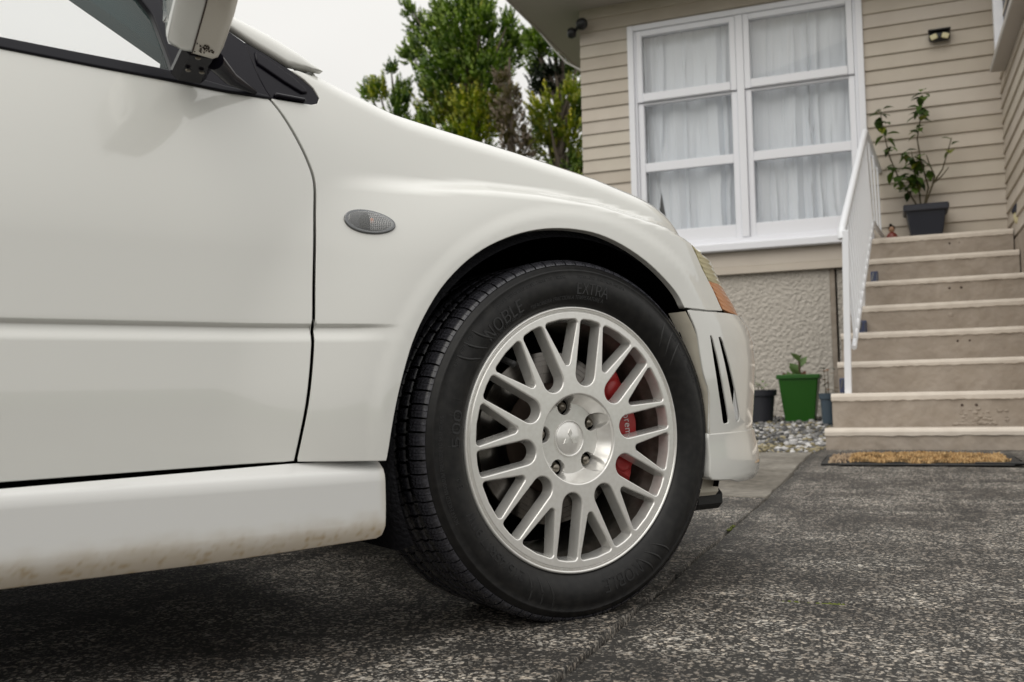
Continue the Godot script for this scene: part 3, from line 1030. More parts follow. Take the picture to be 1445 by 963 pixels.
# ---------------------------------------------------------------- steps and railing
const SR := 0.195
const ST := 0.30
const SZ := -5.735
const SH1 := 0.157
func build_steps() -> void:
	var S := thing("concrete_steps", "flight of beige painted concrete steps climbing to the porch", "steps", at(Vector3(0.2, 0, SZ)))
	var rng := RandomNumberGenerator.new(); rng.seed = 8
	for k in 8:
		var h := SH1 + SR * k
		var z0 := -ST * k
		var z1 := -ST * (k + 1) - 0.02 if k < 7 else WZ + 0.0 - SZ
		var x0: float = [-0.388, -0.364, -0.338, -0.325, -0.32, -0.318, -0.316, -0.314][k] - 0.2
		var x1: float = (1.55 if k < 1 else (1.0 if k < 4 else 0.845)) - 0.2
		if k >= 1: x1 = hx(0.935) - 0.03 - 0.2
		var lo := (h - SR - 0.02) if k > 0 else -0.05
		# cross-section with a worn, slightly overhanging nosing
		var pr := PackedVector2Array([Vector2(0.0, lo), Vector2(0.0, h - 0.030), Vector2(-0.001, h - 0.012), Vector2(-0.006, h - 0.004), Vector2(-0.014, h - 0.0005), Vector2(-0.022, h), Vector2(z1, h), Vector2(z1, lo)])
		if k == 7: pr = PackedVector2Array([Vector2(0.0, lo), Vector2(0.0, h - 0.030), Vector2(-0.001, h - 0.012), Vector2(-0.006, h - 0.004), Vector2(-0.014, h - 0.0005), Vector2(-0.022, h), Vector2(z1 - z0, h), Vector2(z1 - z0, lo)])
		else: pr = PackedVector2Array([Vector2(0.0, lo), Vector2(0.0, h - 0.030), Vector2(-0.001, h - 0.012), Vector2(-0.006, h - 0.004), Vector2(-0.014, h - 0.0005), Vector2(-0.022, h), Vector2(-ST - 0.02, h), Vector2(-ST - 0.02, lo)])
		var mb := MB.new()
		var nseg := 26
		var f := noise(3.0, 40 + k, FastNoiseLite.TYPE_SIMPLEX, 3)
		for i in pr.size():
			var p := pr[i]; var q := pr[(i + 1) % pr.size()]
			var d := (q - p).normalized()
			var nn := Vector3(0, -d.x, d.y)
			if i >= 1 and i <= 4: pass
			for s in nseg:
				var xa := lerpf(x0, x1, float(s) / nseg); var xb := lerpf(x0, x1, float(s + 1) / nseg)
				var wob := func(x: float, r: Vector2) -> Vector3:
					var o := f.get_noise_2d(x * 2.0, r.y * 3.0) * 0.006 if r.x > -0.05 else 0.0
					return Vector3(x, r.y + (o * 0.35 if r.y > h - 0.05 else 0.0), z0 + r.x + o)
				mb.face([wob.call(xa, p), wob.call(xb, p), wob.call(xb, q), wob.call(xa, q)], nn)
		for s in 2:
			var pts := []
			for p in pr: pts.append(Vector3(x0 if s == 0 else x1, p.y, z0 + p.x))
			mb.face(pts, Vector3(s * 2 - 1, 0, 0))
		bpart("step", mb, M.step, S)
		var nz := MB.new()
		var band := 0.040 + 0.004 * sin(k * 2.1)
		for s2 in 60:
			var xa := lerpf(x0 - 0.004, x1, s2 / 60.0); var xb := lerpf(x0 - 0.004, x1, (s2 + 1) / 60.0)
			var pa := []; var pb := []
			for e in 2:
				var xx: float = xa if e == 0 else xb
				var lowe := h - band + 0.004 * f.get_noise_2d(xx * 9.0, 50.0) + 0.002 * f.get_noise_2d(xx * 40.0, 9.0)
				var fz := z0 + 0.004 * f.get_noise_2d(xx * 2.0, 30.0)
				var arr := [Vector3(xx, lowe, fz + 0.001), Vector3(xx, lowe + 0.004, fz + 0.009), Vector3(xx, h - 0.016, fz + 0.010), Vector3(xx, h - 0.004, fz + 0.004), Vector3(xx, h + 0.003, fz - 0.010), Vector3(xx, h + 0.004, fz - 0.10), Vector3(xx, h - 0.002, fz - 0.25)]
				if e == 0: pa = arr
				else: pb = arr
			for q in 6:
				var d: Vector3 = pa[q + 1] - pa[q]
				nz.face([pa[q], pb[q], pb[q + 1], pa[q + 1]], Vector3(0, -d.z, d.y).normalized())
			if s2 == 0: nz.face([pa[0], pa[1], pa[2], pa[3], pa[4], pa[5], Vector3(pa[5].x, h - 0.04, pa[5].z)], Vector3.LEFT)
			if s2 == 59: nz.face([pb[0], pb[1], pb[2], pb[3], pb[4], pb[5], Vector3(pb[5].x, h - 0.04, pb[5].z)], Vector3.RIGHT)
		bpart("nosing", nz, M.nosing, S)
		# little plugged fixing holes in some risers
		if k in [1, 3, 5, 7]:
			for u in [0.0, 0.07]:
				var hole := MB.new()
				var xx: float = [0, 0.34, 0, 0.37, 0, 0.36, 0, 0.40][k] + u - 0.2 + rng.randf_range(-0.01, 0.01)
				hole.blob(Vector3(xx, h - 0.075, z0 + 0.0), Vector3(0.008, 0.008, 0.004), 8, 6)
				bpart("plugged_hole", hole, M.rust, S)
	# flaking bump on the fifth riser and the second
	var chip := MB.new()
	for k in 46:
		var rr := rng.randf_range(0.004, 0.013)
		var xx := 0.30 + rng.randf() * 0.28
		chip.blob(Vector3(xx - 0.2, SH1 + 0.012 + pow(rng.randf(), 1.8) * 0.085, -ST - 0.001), Vector3(rr * 1.5, rr * 0.8, 0.005), 8, 5)
	chip.blob(Vector3(0.145, SH1 + SR * 4.0 - 0.085, -ST * 4.0 - 0.001), Vector3(0.022, 0.016, 0.006), 10, 6)
	bpart("flaking_paint", chip, M.step, S)
	tag(S.get_node("flaking_paint"), "", "", "", "stuff")
	# railing
	var R := thing("stair_railing", "white painted metal stair railing with thin balusters", "railing", at(Vector3(-0.25, 0, -6.15)))
	var o := Vector3(-0.25, 0, -6.15)
	var post0 := Vector3(-0.253, SH1 + SR + 0.0, -6.15)
	var top0 := Vector3(-0.275, 1.345, -6.15)
	var top1 := Vector3(-0.150, 2.362, -7.85)
	var wall_ := Vector3(-0.062, 2.13, WZ + 0.03)
	var W := MB.new()
	W.box((post0 + top0) / 2 - o, Vector3(0.040, top0.y - post0.y, 0.040), 0.004, Basis(Vector3.BACK, atan2(top0.x - post0.x, post0.y - top0.y) * -1.0 + PI))
	bpart("post", W, M.rail, R)
	W = MB.new()
	W.tube([top0 - o + Vector3(0, -0.05, 0.0), top0 - o + Vector3(0, -0.012, -0.006), top0 - o + Vector3(0.003, 0.02, -0.035), top1 - o], [0.024], 10)
	bpart("top_rail", W, M.rail, R)
	W = MB.new()
	W.tube([top1 - o, top1 - o + Vector3(0.012, -0.02, -0.05), wall_ - o], [0.022], 10)
	bpart("top_rail", W, M.rail, R)
	var bot0 := Vector3(-0.232, 0.63, -6.15); var bot1 := Vector3(-0.122, 1.657, -7.85)
	W = MB.new()
	W.tube([bot0 - o, bot1 - o], [0.016], 8)
	bpart("bottom_rail", W, M.rail, R)
	W = MB.new()
	W.tube([bot1 - o, Vector3(-0.06, 1.60, WZ + 0.03) - o], [0.016], 8)
	bpart("bottom_rail", W, M.rail, R)
	var bal := MB.new()
	for k in 15:
		var t := (k + 0.7) / 15.2
		W = MB.new()
		W.tube([bot0.lerp(bot1, t) - o, top0.lerp(top1, t) - o], [0.009], 6)
		bpart("baluster", W, M.rail, R)
	for k in 3:
		var t := (k + 0.8) / 3.4
		W = MB.new()
		W.tube([bot1.lerp(Vector3(-0.06, 1.60, WZ + 0.03), t) - o, top1.lerp(wall_, t) - o], [0.009], 6)
		bpart("baluster", W, M.rail, R)
	for q in [[Vector3(-0.145, 1.52, -7.84), Vector3(-0.150, 2.35, -7.84)], [Vector3(-0.20, 0.93, -7.10), Vector3(-0.185, 1.21, -7.10)]]:
		W = MB.new()
		W.tube([q[0] - o, q[1] - o], [0.017], 8)
		bpart("post", W, M.rail, R)

# ---------------------------------------------------------------- trees
func plume(mb: MB, p: Vector3, dir: Vector3, L: float, rng: RandomNumberGenerator, col: Color, tip: Color) -> void:
	var a := dir.cross(Vector3(0.3, 0.2, 0.9)).normalized()
	var b := dir.cross(a).normalized()
	var m := 13
	for i in m:
		var t := (i + rng.randf() * 0.6) / m
		var ang := i * 2.4 + rng.randf()
		var o := a * cos(ang) + b * sin(ang)
		var base := p + dir * L * t * 0.85
		var d := (dir * 1.15 + o * (1.0 - 0.55 * t)).normalized()
		var l := L * 0.34 * (1.05 - 0.6 * t) * rng.randf_range(0.8, 1.25)
		var w := d.cross(o.rotated(d, rng.randf() * 2.0)).normalized() * l * 0.30
		var nn := (o + dir * 0.5 + Vector3.UP * 0.35).normalized()
		var c := col.lerp(tip, t * t * rng.randf_range(0.3, 1.0))
		var k0 := mb.add(base, nn, c * 0.85); var k1 := mb.add(base + d * l * 0.5 + w, nn, c)
		var k2 := mb.add(base + d * l, nn, c); var k3 := mb.add(base + d * l * 0.5 - w, nn, c)
		mb.tri(k0, k1, k2); mb.tri(k0, k2, k3)

func conifer(called: String, label: String, base: Vector3, top: Vector3, clumps: Array, density: float, sd: int, dead := false) -> void:
	var T := thing(called, label, "tree", at(base))
	var rng := RandomNumberGenerator.new(); rng.seed = sd
	var W := MB.new()
	var tr := []
	for i in 9:
		var t := i / 8.0
		tr.append((top - base) * t + Vector3(sin(t * 5.0 + sd) * 0.08, 0, cos(t * 4.0) * 0.08))
	W.tube(tr, [0.20, 0.18, 0.16, 0.14, 0.12, 0.10, 0.07, 0.05, 0.02], 8)
	bpart("trunk", W, M.bark, T)
	var L := MB.new()
	var cr := MB.new(); cr.has_c = true
	for c in clumps:
		var ctr := Vector3(c[0], c[1], base.z + rng.randf_range(-0.35, 0.35)) - base
		var r: float = c[2]
		var ty: int = c[3]
		var tt := clampf((ctr.y - r * 1.2 - 0.5 - 0.9 * absf(ctr.x)) / (top.y - base.y), 0.05, 0.97)
		var st := (top - base) * tt
		var mid := st.lerp(ctr, 0.55) - Vector3(0, r * 0.3, 0)
		L.tube([st, mid, ctr + Vector3(0, r * 0.6, 0)], [0.045, 0.03, 0.008], 5)
		var out := (ctr - st); out.y = 0.0
		out = out.normalized() * 0.5 if out.length() > 0.05 else Vector3.ZERO
		var nclump := int(density * (26.0 + r * r * 900.0))
		if ty != 3 and r > 0.085:
			for q in int(3.0 + r * 14.0):
				var sd_ := Vector3(rng.randfn() * 0.6, rng.randf_range(0.1, 0.9), rng.randfn() * 0.6).normalized()
				var sp_ := ctr + sd_ * r * rng.randf_range(0.6, 1.0)
				var sdir := (Vector3.UP + out * 0.8 + sd_ * 0.55).normalized()
				var nst := 5 + int(r * 6.0)
				var bright := rng.randf()
				for st2 in nst:
					var cs := Color(0.04, 0.11, 0.02).lerp(Color(0.22, 0.34, 0.05), rng.randf() * (0.4 + 0.6 * bright))
					var ts := Color(0.36, 0.46, 0.06)
					if ty == 2 or (ty == 0 and bright > 0.85):
						cs = Color(0.14, 0.24, 0.03).lerp(Color(0.52, 0.52, 0.05), rng.randf() * bright)
						ts = Color(0.82, 0.66, 0.05)
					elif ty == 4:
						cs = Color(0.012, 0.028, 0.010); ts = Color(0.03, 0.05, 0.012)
					plume(cr, sp_ + sdir * (0.055 * st2) + Vector3(rng.randfn(), rng.randfn(), rng.randfn()) * 0.022 * (1.0 - float(st2) / nst), (sdir + Vector3(rng.randfn(), 0, rng.randfn()) * 0.22).normalized(), 0.16 - 0.012 * st2 * 5.0 / nst, rng, cs, ts)
		for k in nclump:
			var d := Vector3(rng.randfn(), rng.randfn(), rng.randfn()).normalized()
			var rr := pow(rng.randf(), 0.45)
			var p := ctr + Vector3(d.x * r, d.y * r * 1.15, d.z * r * 0.9) * rr
			var dir := (Vector3.UP * 1.0 + out * 0.9 + d * 0.75).normalized()
			var v := rng.randf()
			var col := Color(0.03, 0.085, 0.018).lerp(Color(0.24, 0.36, 0.05), v)
			var tip := Color(0.36, 0.46, 0.06)
			if ty == 1: col = Color(0.045, 0.115, 0.012).lerp(Color(0.09, 0.19, 0.02), v); tip = Color(0.16, 0.26, 0.03)
			elif ty == 2:
				col = Color(0.08, 0.17, 0.024).lerp(Color(0.52, 0.54, 0.05), v)
				tip = Color(0.78, 0.62, 0.04) if rng.randf() < 0.55 else Color(0.40, 0.44, 0.06)
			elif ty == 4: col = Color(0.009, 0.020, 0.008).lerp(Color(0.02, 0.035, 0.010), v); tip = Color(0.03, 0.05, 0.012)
			elif ty == 3: col = Color(0.16, 0.12, 0.085).lerp(Color(0.26, 0.20, 0.15), v); tip = Color(0.30, 0.24, 0.19)
			plume(cr, p, dir, rng.randf_range(0.15, 0.30) * (0.75 + r * 0.5) * (1.45 if rr > 0.85 and d.y > -0.2 else 1.0), rng, col, tip)
	bpart("limb", L, M.bark, T)
	tag(T.get_node("limb"), "", "", "", "stuff")
	bpart("crown", cr, M.leaf, T)
	tag(T.get_node("crown"), "", "", "", "stuff")

func build_trees() -> void:
	var z := -16.0
	conifer("conifer", "tall dark green conifer with a ragged spiky top between car bonnet and house eave", Vector3(-7.1, -0.06, z), Vector3(-7.15, 8.35, z),
		[[-7.21, 6.93, 0.57, 0], [-7.1, 7.75, 0.22, 0], [-7.05, 8.1, 0.12, 0], [-7.87, 7.01, 0.38, 0], [-6.71, 6.65, 0.48, 0], [-7.44, 6.27, 0.57, 0], [-6.58, 6.15, 0.33, 0], [-7.85, 6.19, 0.3, 1], [-7.16, 5.72, 0.53, 2], [-7.72, 5.59, 0.38, 2], [-6.6, 5.54, 0.3, 2], [-6.26, 6.75, 0.14, 0], [-6.18, 7.0, 0.09, 0], [-8.16, 7.33, 0.18, 0], [-8.2, 7.6, 0.09, 0], [-8.26, 6.76, 0.15, 0], [-8.4, 6.95, 0.09, 0], [-7.56, 7.46, 0.16, 0], [-7.6, 7.75, 0.08, 0], [-6.99, 7.46, 0.25, 0], [-6.7, 7.18, 0.13, 0], [-6.96, 5.19, 0.46, 2], [-7.97, 5.29, 0.25, 0], [-7.4, 4.6, 0.6, 0], [-6.9, 3.6, 0.8, 0], [-7.5, 3.0, 0.9, 0], [-6.9, 2.1, 1.0, 2], [-7.3, 1.1, 1.0, 0], [-6.34, 6.95, 0.1, 0]], 1.0, 5)
	conifer("conifer", "small yellow-tipped conifer lowest and furthest left above the bonnet", Vector3(-8.7, -0.06, z), Vector3(-8.65, 6.3, z),
		[[-8.87, 6.09, 0.16, 2], [-8.6, 6.22, 0.12, 0], [-8.58, 6.48, 0.06, 0], [-8.46, 5.87, 0.15, 0], [-9.1, 6.12, 0.10, 0], [-8.16, 5.48, 0.15, 0], [-8.6, 5.5, 0.3, 0], [-8.6, 4.8, 0.4, 0], [-8.7, 3.9, 0.55, 0], [-8.5, 2.8, 0.7, 2], [-8.7, 1.5, 0.8, 0]], 1.0, 6)
	conifer("dead_conifer", "brown dead conifer between the two green ones", Vector3(-6.05, -0.06, z + 0.6), Vector3(-6.05, 6.3, z + 0.6),
		[[-6.2, 5.4, 0.18, 3], [-6.05, 5.06, 0.25, 3], [-6.15, 5.85, 0.12, 3], [-5.99, 5.57, 0.12, 3], [-6.0, 4.6, 0.3, 3], [-6.1, 3.8, 0.35, 3]], 0.8, 7)
	conifer("conifer", "yellow-green conifer partly behind the left corner of the house", Vector3(-5.35, -0.06, z), Vector3(-5.4, 7.2, z),
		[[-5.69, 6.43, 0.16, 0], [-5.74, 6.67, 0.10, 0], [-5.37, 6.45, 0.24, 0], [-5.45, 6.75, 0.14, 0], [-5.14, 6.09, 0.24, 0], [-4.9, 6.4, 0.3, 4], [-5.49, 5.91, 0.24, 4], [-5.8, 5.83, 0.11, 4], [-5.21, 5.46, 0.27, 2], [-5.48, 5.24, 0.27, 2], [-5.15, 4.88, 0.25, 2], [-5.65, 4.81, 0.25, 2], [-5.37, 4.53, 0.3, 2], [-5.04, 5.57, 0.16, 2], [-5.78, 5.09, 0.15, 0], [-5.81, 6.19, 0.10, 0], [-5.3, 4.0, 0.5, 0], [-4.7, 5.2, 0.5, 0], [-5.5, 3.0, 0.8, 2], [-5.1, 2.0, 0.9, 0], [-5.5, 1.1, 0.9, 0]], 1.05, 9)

# ---------------------------------------------------------------- the car
func text_ring(mb: MB, txt: String, size: float, radius: float, zf: Callable, mid_deg: float, depth := 0.0008, font_name := "Droid Sans", spread := 1.0) -> void:
	var tm := TextMesh.new()
	var f := SystemFont.new(); f.font_names = PackedStringArray([font_name])
	tm.font = f
	tm.text = txt
	tm.font_size = 32
	tm.pixel_size = size / 32.0
	tm.depth = 0.02
	tm.curve_step = 2.0
	var arr := tm.get_mesh_arrays()
	if arr.is_empty() or arr[Mesh.ARRAY_VERTEX] == null: return
	var vs: PackedVector3Array = arr[Mesh.ARRAY_VERTEX]
	var ns: PackedVector3Array = arr[Mesh.ARRAY_NORMAL]
	var ix: PackedInt32Array = arr[Mesh.ARRAY_INDEX]
	var base := mb.v.size()
	for i in vs.size():
		var a := deg_to_rad(mid_deg) - vs[i].x * spread / radius
		var r := radius + vs[i].y
		var rad := Vector3(cos(a), sin(a), 0); var tan_ := Vector3(sin(a), -cos(a), 0)
		mb.add(rad * r + Vector3(0, 0, float(zf.call(r)) + (depth if vs[i].z > 0.0 else -0.002)), (rad * ns[i].y + tan_ * ns[i].x + Vector3(0, 0, ns[i].z)).normalized())
	for i in range(0, ix.size(), 3): mb.tri(base + ix[i], base + ix[i + 1], base + ix[i + 2])

const PILLAR_IN := [[-0.55, 0.880], [-0.60, 0.908], [-0.66, 0.942], [-0.715, 0.973], [-0.77, 1.004], [-0.83, 1.038], [-1.0, 1.134], [-1.25, 1.26]]
const TYRE := [[0.2290, -0.014], [0.2325, -0.004], [0.2365, 0.003], [0.2440, 0.009], [0.2560, 0.0145], [0.2700, 0.0165], [0.2840, 0.0145], [0.2935, 0.0100], [0.2945, 0.0108], [0.2972, 0.0098], [0.2982, 0.0078], [0.3040, 0.0042], [0.3085, -0.002], [0.3100, -0.012]]
func tyre_z(r: float) -> float:
	for i in range(1, TYRE.size()):
		if r <= TYRE[i][0]: return lerpf(TYRE[i - 1][1], TYRE[i][1], (r - TYRE[i - 1][0]) / (TYRE[i][0] - TYRE[i - 1][0]))
	return -0.01

func pl(r: float, w: float, th: float) -> Vector2:    # r along a spoke axis, w across it
	return Vector2(r * cos(th) - w * sin(th), r * sin(th) + w * cos(th))

func u_half(e: float) -> Array:                       # half outline of the round-bottomed opening
	var o := []
	var cr := 0.1150; var rr := 0.0206 + e
	for i in 9:
		var a := PI - i * PI / 16.0
		o.append(Vector2(cr + rr * cos(a), rr * sin(a)))
	for i in 7:
		var t := (i + 1) / 7.0
		o.append(Vector2(lerpf(cr, 0.2030, t), lerpf(rr, 0.0214 + e, t)))
	for i in 5:
		var a := PI / 2 - (i + 1) * PI / 10.0
		o.append(Vector2(0.2030 + (0.0065 + e) * cos(a), 0.0149 + (0.0065 + e) * sin(a)))
	o.append(Vector2(0.2107 + e, 0.0))
	return o

func v_half(e: float) -> Array:                       # half outline of the pointed opening
	var o := []
	var d := Vector2(0.2030 - 0.1360, 0.0345 - 0.0055).normalized()
	var nn := Vector2(-d.y, d.x)
	var rr := 0.0060 + e
	var a1 := atan2(nn.y, nn.x)
	for i in 7:
		var a := PI - i * (PI - a1) / 6.0
		o.append(Vector2(0.1375 + rr * cos(a), rr * sin(a)))
	var p: Vector2 = o[o.size() - 1]
	var en := Vector2(0.2015, 0.0338) + nn * e
	for i in 6: o.append(p.lerp(en, (i + 1) / 6.0))
	for i in 5:
		var a := a1 - (i + 1) * (a1 - 0.05) / 5.0
		o.append(Vector2(0.2025, 0.0280) + Vector2(cos(a), sin(a)) * (0.0058 + e))
	o.append(Vector2(0.2107 + e, 0.0))
	return o

func spoke_mesh() -> ArrayMesh:
	var mb := MB.new()
	var b := 0.0029
	var z0 := 0.002
	var half := deg_to_rad(18.0)
	for side in [1.0, -1.0]:
		var fx := func(p: Vector2) -> Vector2: return Vector2(p.x, p.y * side)
		# face: a half sector from the pointed opening's axis (angle 0) to the round opening's axis (18 degrees)
		for layer in 2:
			var e := b if layer == 0 else -0.004
			var z := z0 if layer == 0 else -0.021
			var poly := PackedVector2Array()
			for i in 7: poly.append(pl(0.0805, 0, half * i / 6.0))
			poly.reverse()                                   # from 18 down to 0
			for p in v_half(e): poly.append(Vector2(p.x, p.y))
			for i in 7: poly.append(pl(0.2222, 0, half * i / 6.0))
			var u := u_half(e)
			u.reverse()
			for p in u: poly.append(pl(p.x, -p.y, half))
			var t := Geometry2D.triangulate_polygon(poly)
			var base := mb.v.size()
			for p in poly:
				var q: Vector2 = fx.call(p)
				mb.add(Vector3(q.x, q.y, z), Vector3(0, 0, 1 if layer == 0 else -1))
			for i in range(0, t.size(), 3): mb.tri(base + t[i], base + t[i + 1], base + t[i + 2])
		# walls of the two half openings
		for which in 2:
			var rows := []
			for q in [[b, z0], [b * 0.35, z0 - b * 0.30], [0.0, z0 - b], [-0.0014, -0.010], [-0.0042, -0.021]]:
				var o := v_half(q[0]) if which == 0 else u_half(q[0])
				var row := []
				for p in o:
					var w: Vector2 = fx.call(Vector2(p.x, p.y) if which == 0 else pl(p.x, -p.y, half))
					row.append(Vector3(w.x, w.y, q[1]))
				rows.append(row)
			var ctr: Vector2 = fx.call(Vector2(0.185, 0) if which == 0 else pl(0.165, 0, half))
			var ids := []
			for k in rows.size():
				var row: Array = rows[k]
				var idr := []
				for i in row.size():
					var d: Vector3 = (row[mini(i + 1, row.size() - 1)] - row[maxi(i - 1, 0)])
					var side_n := Vector3(d.y, -d.x, 0).normalized()
					var toc := Vector3(ctr.x, ctr.y, 0) - Vector3(row[i].x, row[i].y, 0)
					if i == 0 or i == row.size() - 1:
						side_n = Vector3(toc.x, toc.y, 0).normalized()
						side_n = (Vector3(cos(half * side), sin(half * side), 0) if which == 1 else Vector3.RIGHT) * signf(side_n.dot(Vector3(cos(half * side), sin(half * side), 0) if which == 1 else Vector3.RIGHT))
					elif side_n.dot(toc) < 0: side_n = -side_n
					var mix: float = [0.0, 0.55, 0.95, 1.0, 1.0][k]
					idr.append(mb.add(row[i], (Vector3.BACK * (1.0 - mix) + side_n * mix).normalized()))
				ids.append(idr)
			for k in ids.size() - 1:
				for i in ids[k].size() - 1: mb.quad(ids[k][i], ids[k][i + 1], ids[k + 1][i + 1], ids[k + 1][i])
	return mb.mesh()

func hub_mesh() -> ArrayMesh:
	var mb := MB.new()
	var nr := 64; var na := 400
	var zf := func(x: float, y: float) -> float:
		var r := Vector2(x, y).length()
		var z := 0.002
		if r < 0.0805:
			var t := clampf((0.0805 - r) / 0.018, 0.0, 1.0)
			z = lerpf(0.002, -0.028, t)
			if r > 0.0775: z = 0.002 - 0.0018 * pow((0.0805 - r) / 0.003, 2.0) * 2.8 * 0.5
			z = maxf(z, -0.028)
		for k in 5:
			var a := deg_to_rad(27.0 + 72.0 * k)
			var d := Vector2(cos(a), sin(a))
			var p := Vector2(x, y)
			var al := clampf(p.dot(d), 0.0572, 0.0640)
			var dist := (p - d * al).length()
			var depth := -0.056 + 0.054 * pow(clampf((p.dot(d) - 0.060) / 0.0180, 0.0, 1.0), 1.2)
			if dist < 0.0150:
				var w := 1.0 - sm(0.0132, 0.0148, dist)
				z = lerpf(z, minf(z, depth), w)
		return z
	for i in nr + 1:
		var r := 0.0805 * (0.30 + 0.70 * i / nr)
		for j in na + 1:
			var a := TAU * j / na
			var x := r * cos(a); var y := r * sin(a)
			var h := 0.0005
			var n := Vector3(float(zf.call(x - h, y)) - float(zf.call(x + h, y)), float(zf.call(x, y - h)) - float(zf.call(x, y + h)), 2 * h).normalized()
			mb.add(Vector3(x, y, zf.call(x, y)), n)
	for i in nr:
		for j in na:
			mb.quad(i * (na + 1) + j, (i + 1) * (na + 1) + j, (i + 1) * (na + 1) + j + 1, i * (na + 1) + j + 1)
	return mb.mesh()

func build_wheel(car: Node3D) -> void:
	var Wn := Node3D.new(); Wn.name = numbered("front_wheel", car); car.add_child(Wn, true)
	Wn.position = Vector3(0, 0.318, 0)
	var mb := MB.new()
	var prof := []
	for p in TYRE: prof.append(Vector2(p[0], p[1]))
	prof.append(Vector2(0.3105, -0.020)); prof.append(Vector2(0.3110, -0.11)); prof.append(Vector2(0.3105, -0.215)); prof.append(Vector2(0.300, -0.235)); prof.append(Vector2(0.27, -0.25)); prof.append(Vector2(0.225, -0.24))
	mb.lathe(prof, 180)
	bpart("tyre", mb, M.tyre, Wn)
	# shoulder blocks, one by one
	var N := 88
	var sp := [[0.3062, 0.0030], [0.3100, 0.0005], [0.3135, -0.0035], [0.3160, -0.009], [0.3175, -0.016], [0.3180, -0.026], [0.3182, -0.041]]
	var blocks := []
	for vr in 2:
		mb = MB.new()
		var da := TAU / N
		var spans := [[0.0, 0.40], [0.435, 0.86]] if vr == 0 else [[0.0, 0.86]]
		for s in spans:
			var pr := []
			for p in sp: pr.append(Vector2(p[0], p[1]))
			pr.append(Vector2(0.3095, -0.0415))
			mb.lathe(pr, 4, true, Transform3D(), da * s[0], da * s[1])
			for e in 2:
				var a: float = da * s[e]
				var pts := []
				for p in pr: pts.append(Vector3(p.x * cos(a), p.x * sin(a), p.y))
				pts.append(Vector3(0.305 * cos(a), 0.305 * sin(a), -0.0415)); pts.append(Vector3(0.302 * cos(a), 0.302 * sin(a), 0.003))
				mb.face(pts, Vector3(-sin(a), cos(a), 0) * (1.0 if e == 1 else -1.0))
		blocks.append(mb.mesh(M.tread))
	for k in N:
		part("tread_block", blocks[0 if k % 3 != 1 else 1], null, Wn, Transform3D(Basis(Vector3.BACK, TAU * k / N), Vector3.ZERO))
	for rb in [[-0.049, -0.078, 0.25, 0.80], [-0.088, -0.132, 0.5, 0.9], [-0.142, -0.172, 0.1, 0.8], [-0.180, -0.222, 0.6, 0.86]]:
		mb = MB.new()
		for k in N:
			var a0: float = TAU * (k + rb[2]) / N
			mb.lathe([Vector2(0.309, rb[0]), Vector2(0.3172, rb[0] - 0.001), Vector2(0.3182, rb[0] - 0.003), Vector2(0.3182, rb[1] + 0.003), Vector2(0.3172, rb[1] + 0.001), Vector2(0.309, rb[1])], 3, true, Transform3D(), a0, a0 + TAU / N * rb[3])
			for e in 2:
				var a: float = a0 + TAU / N * rb[3] * e
				mb.face([Vector3(0.309 * cos(a), 0.309 * sin(a), rb[0]), Vector3(0.318 * cos(a), 0.318 * sin(a), rb[0] - 0.002), Vector3(0.318 * cos(a), 0.318 * sin(a), rb[1] + 0.002), Vector3(0.309 * cos(a), 0.309 * sin(a), rb[1])], Vector3(-sin(a), cos(a), 0) * (1.0 if e == 1 else -1.0))
		var r := bpart("tread_rib", mb, M.tread, Wn)
		tag(r, "", "", "", "stuff")
	# raised lettering on the sidewall
	var tz := func(r: float) -> float: return tyre_z(r)
	mb = MB.new()
	text_ring(mb, "NOBLE", 0.030, 0.2610, tz, 128.0, 0.0012)
	text_ring(mb, "EXTRA", 0.026, 0.2630, tz, 84.0, 0.0011)
	text_ring(mb, "NOBLE", 0.030, 0.2610, tz, -72.0, 0.0011)
	bpart("raised_lettering", mb, M.text, Wn)
	mb = MB.new()
	text_ring(mb, "SAFETY WARNING", 0.0085, 0.2845, tz, 147.0, 0.0006)
	text_ring(mb, "SERIOUS INJURY MAY RESULT FROM TIRE FAILURE", 0.0072, 0.2845, tz, 112.0, 0.0005)
	text_ring(mb, "EXTRA LOAD  MAX PRESS 340 KPA", 0.0072, 0.2845, tz, 80.0, 0.0005)
	text_ring(mb, "NEVER EXCEED MAXIMUM PRESSURE TO SEAT BEADS", 0.0075, 0.2845, tz, -172.0, 0.0006)
	text_ring(mb, "TREADWEAR TRACTION A TEMPERATURE A", 0.0085, 0.2480, tz, 96.0, 0.0005)
	text_ring(mb, "STEEL BELTED RADIAL", 0.0085, 0.2480, tz, 128.0, 0.0005)
	text_ring(mb, "SIDEWALL 1 PLY TREAD 4 PLY", 0.0085, 0.2845, tz, 30.0, 0.0005)
	text_ring(mb, "500", 0.024, 0.2560, tz, 174.0, 0.0008, "Droid Sans", 1.6)
	text_ring(mb, "E 4", 0.014, 0.258, tz, -166.5, 0.0008)
	text_ring(mb, "215/45R17 91W", 0.020, 0.2580, tz, -138.0, 0.0009, "Droid Sans", 1.1)
	bpart("small_lettering", mb, M.text, Wn)
	# swept ornament bars and boxed frames on the sidewall
	mb = MB.new()
	for c in [150.0, 46.0, -48.0, -105.0]:
		for k in 3:
			var pts := []
			for i in 9:
				var t := i / 8.0
				var a := deg_to_rad(c - k * 5.0 - 5.0 * t * t)
				var r := lerpf(0.289, 0.246, t)
				pts.append(Vector3(r * cos(a), r * sin(a), tyre_z(r) - 0.0006))
			mb.tube(pts, [0.0012, 0.0019, 0.0023, 0.0025, 0.0024, 0.0021, 0.0018, 0.0013, 0.0006], 6)
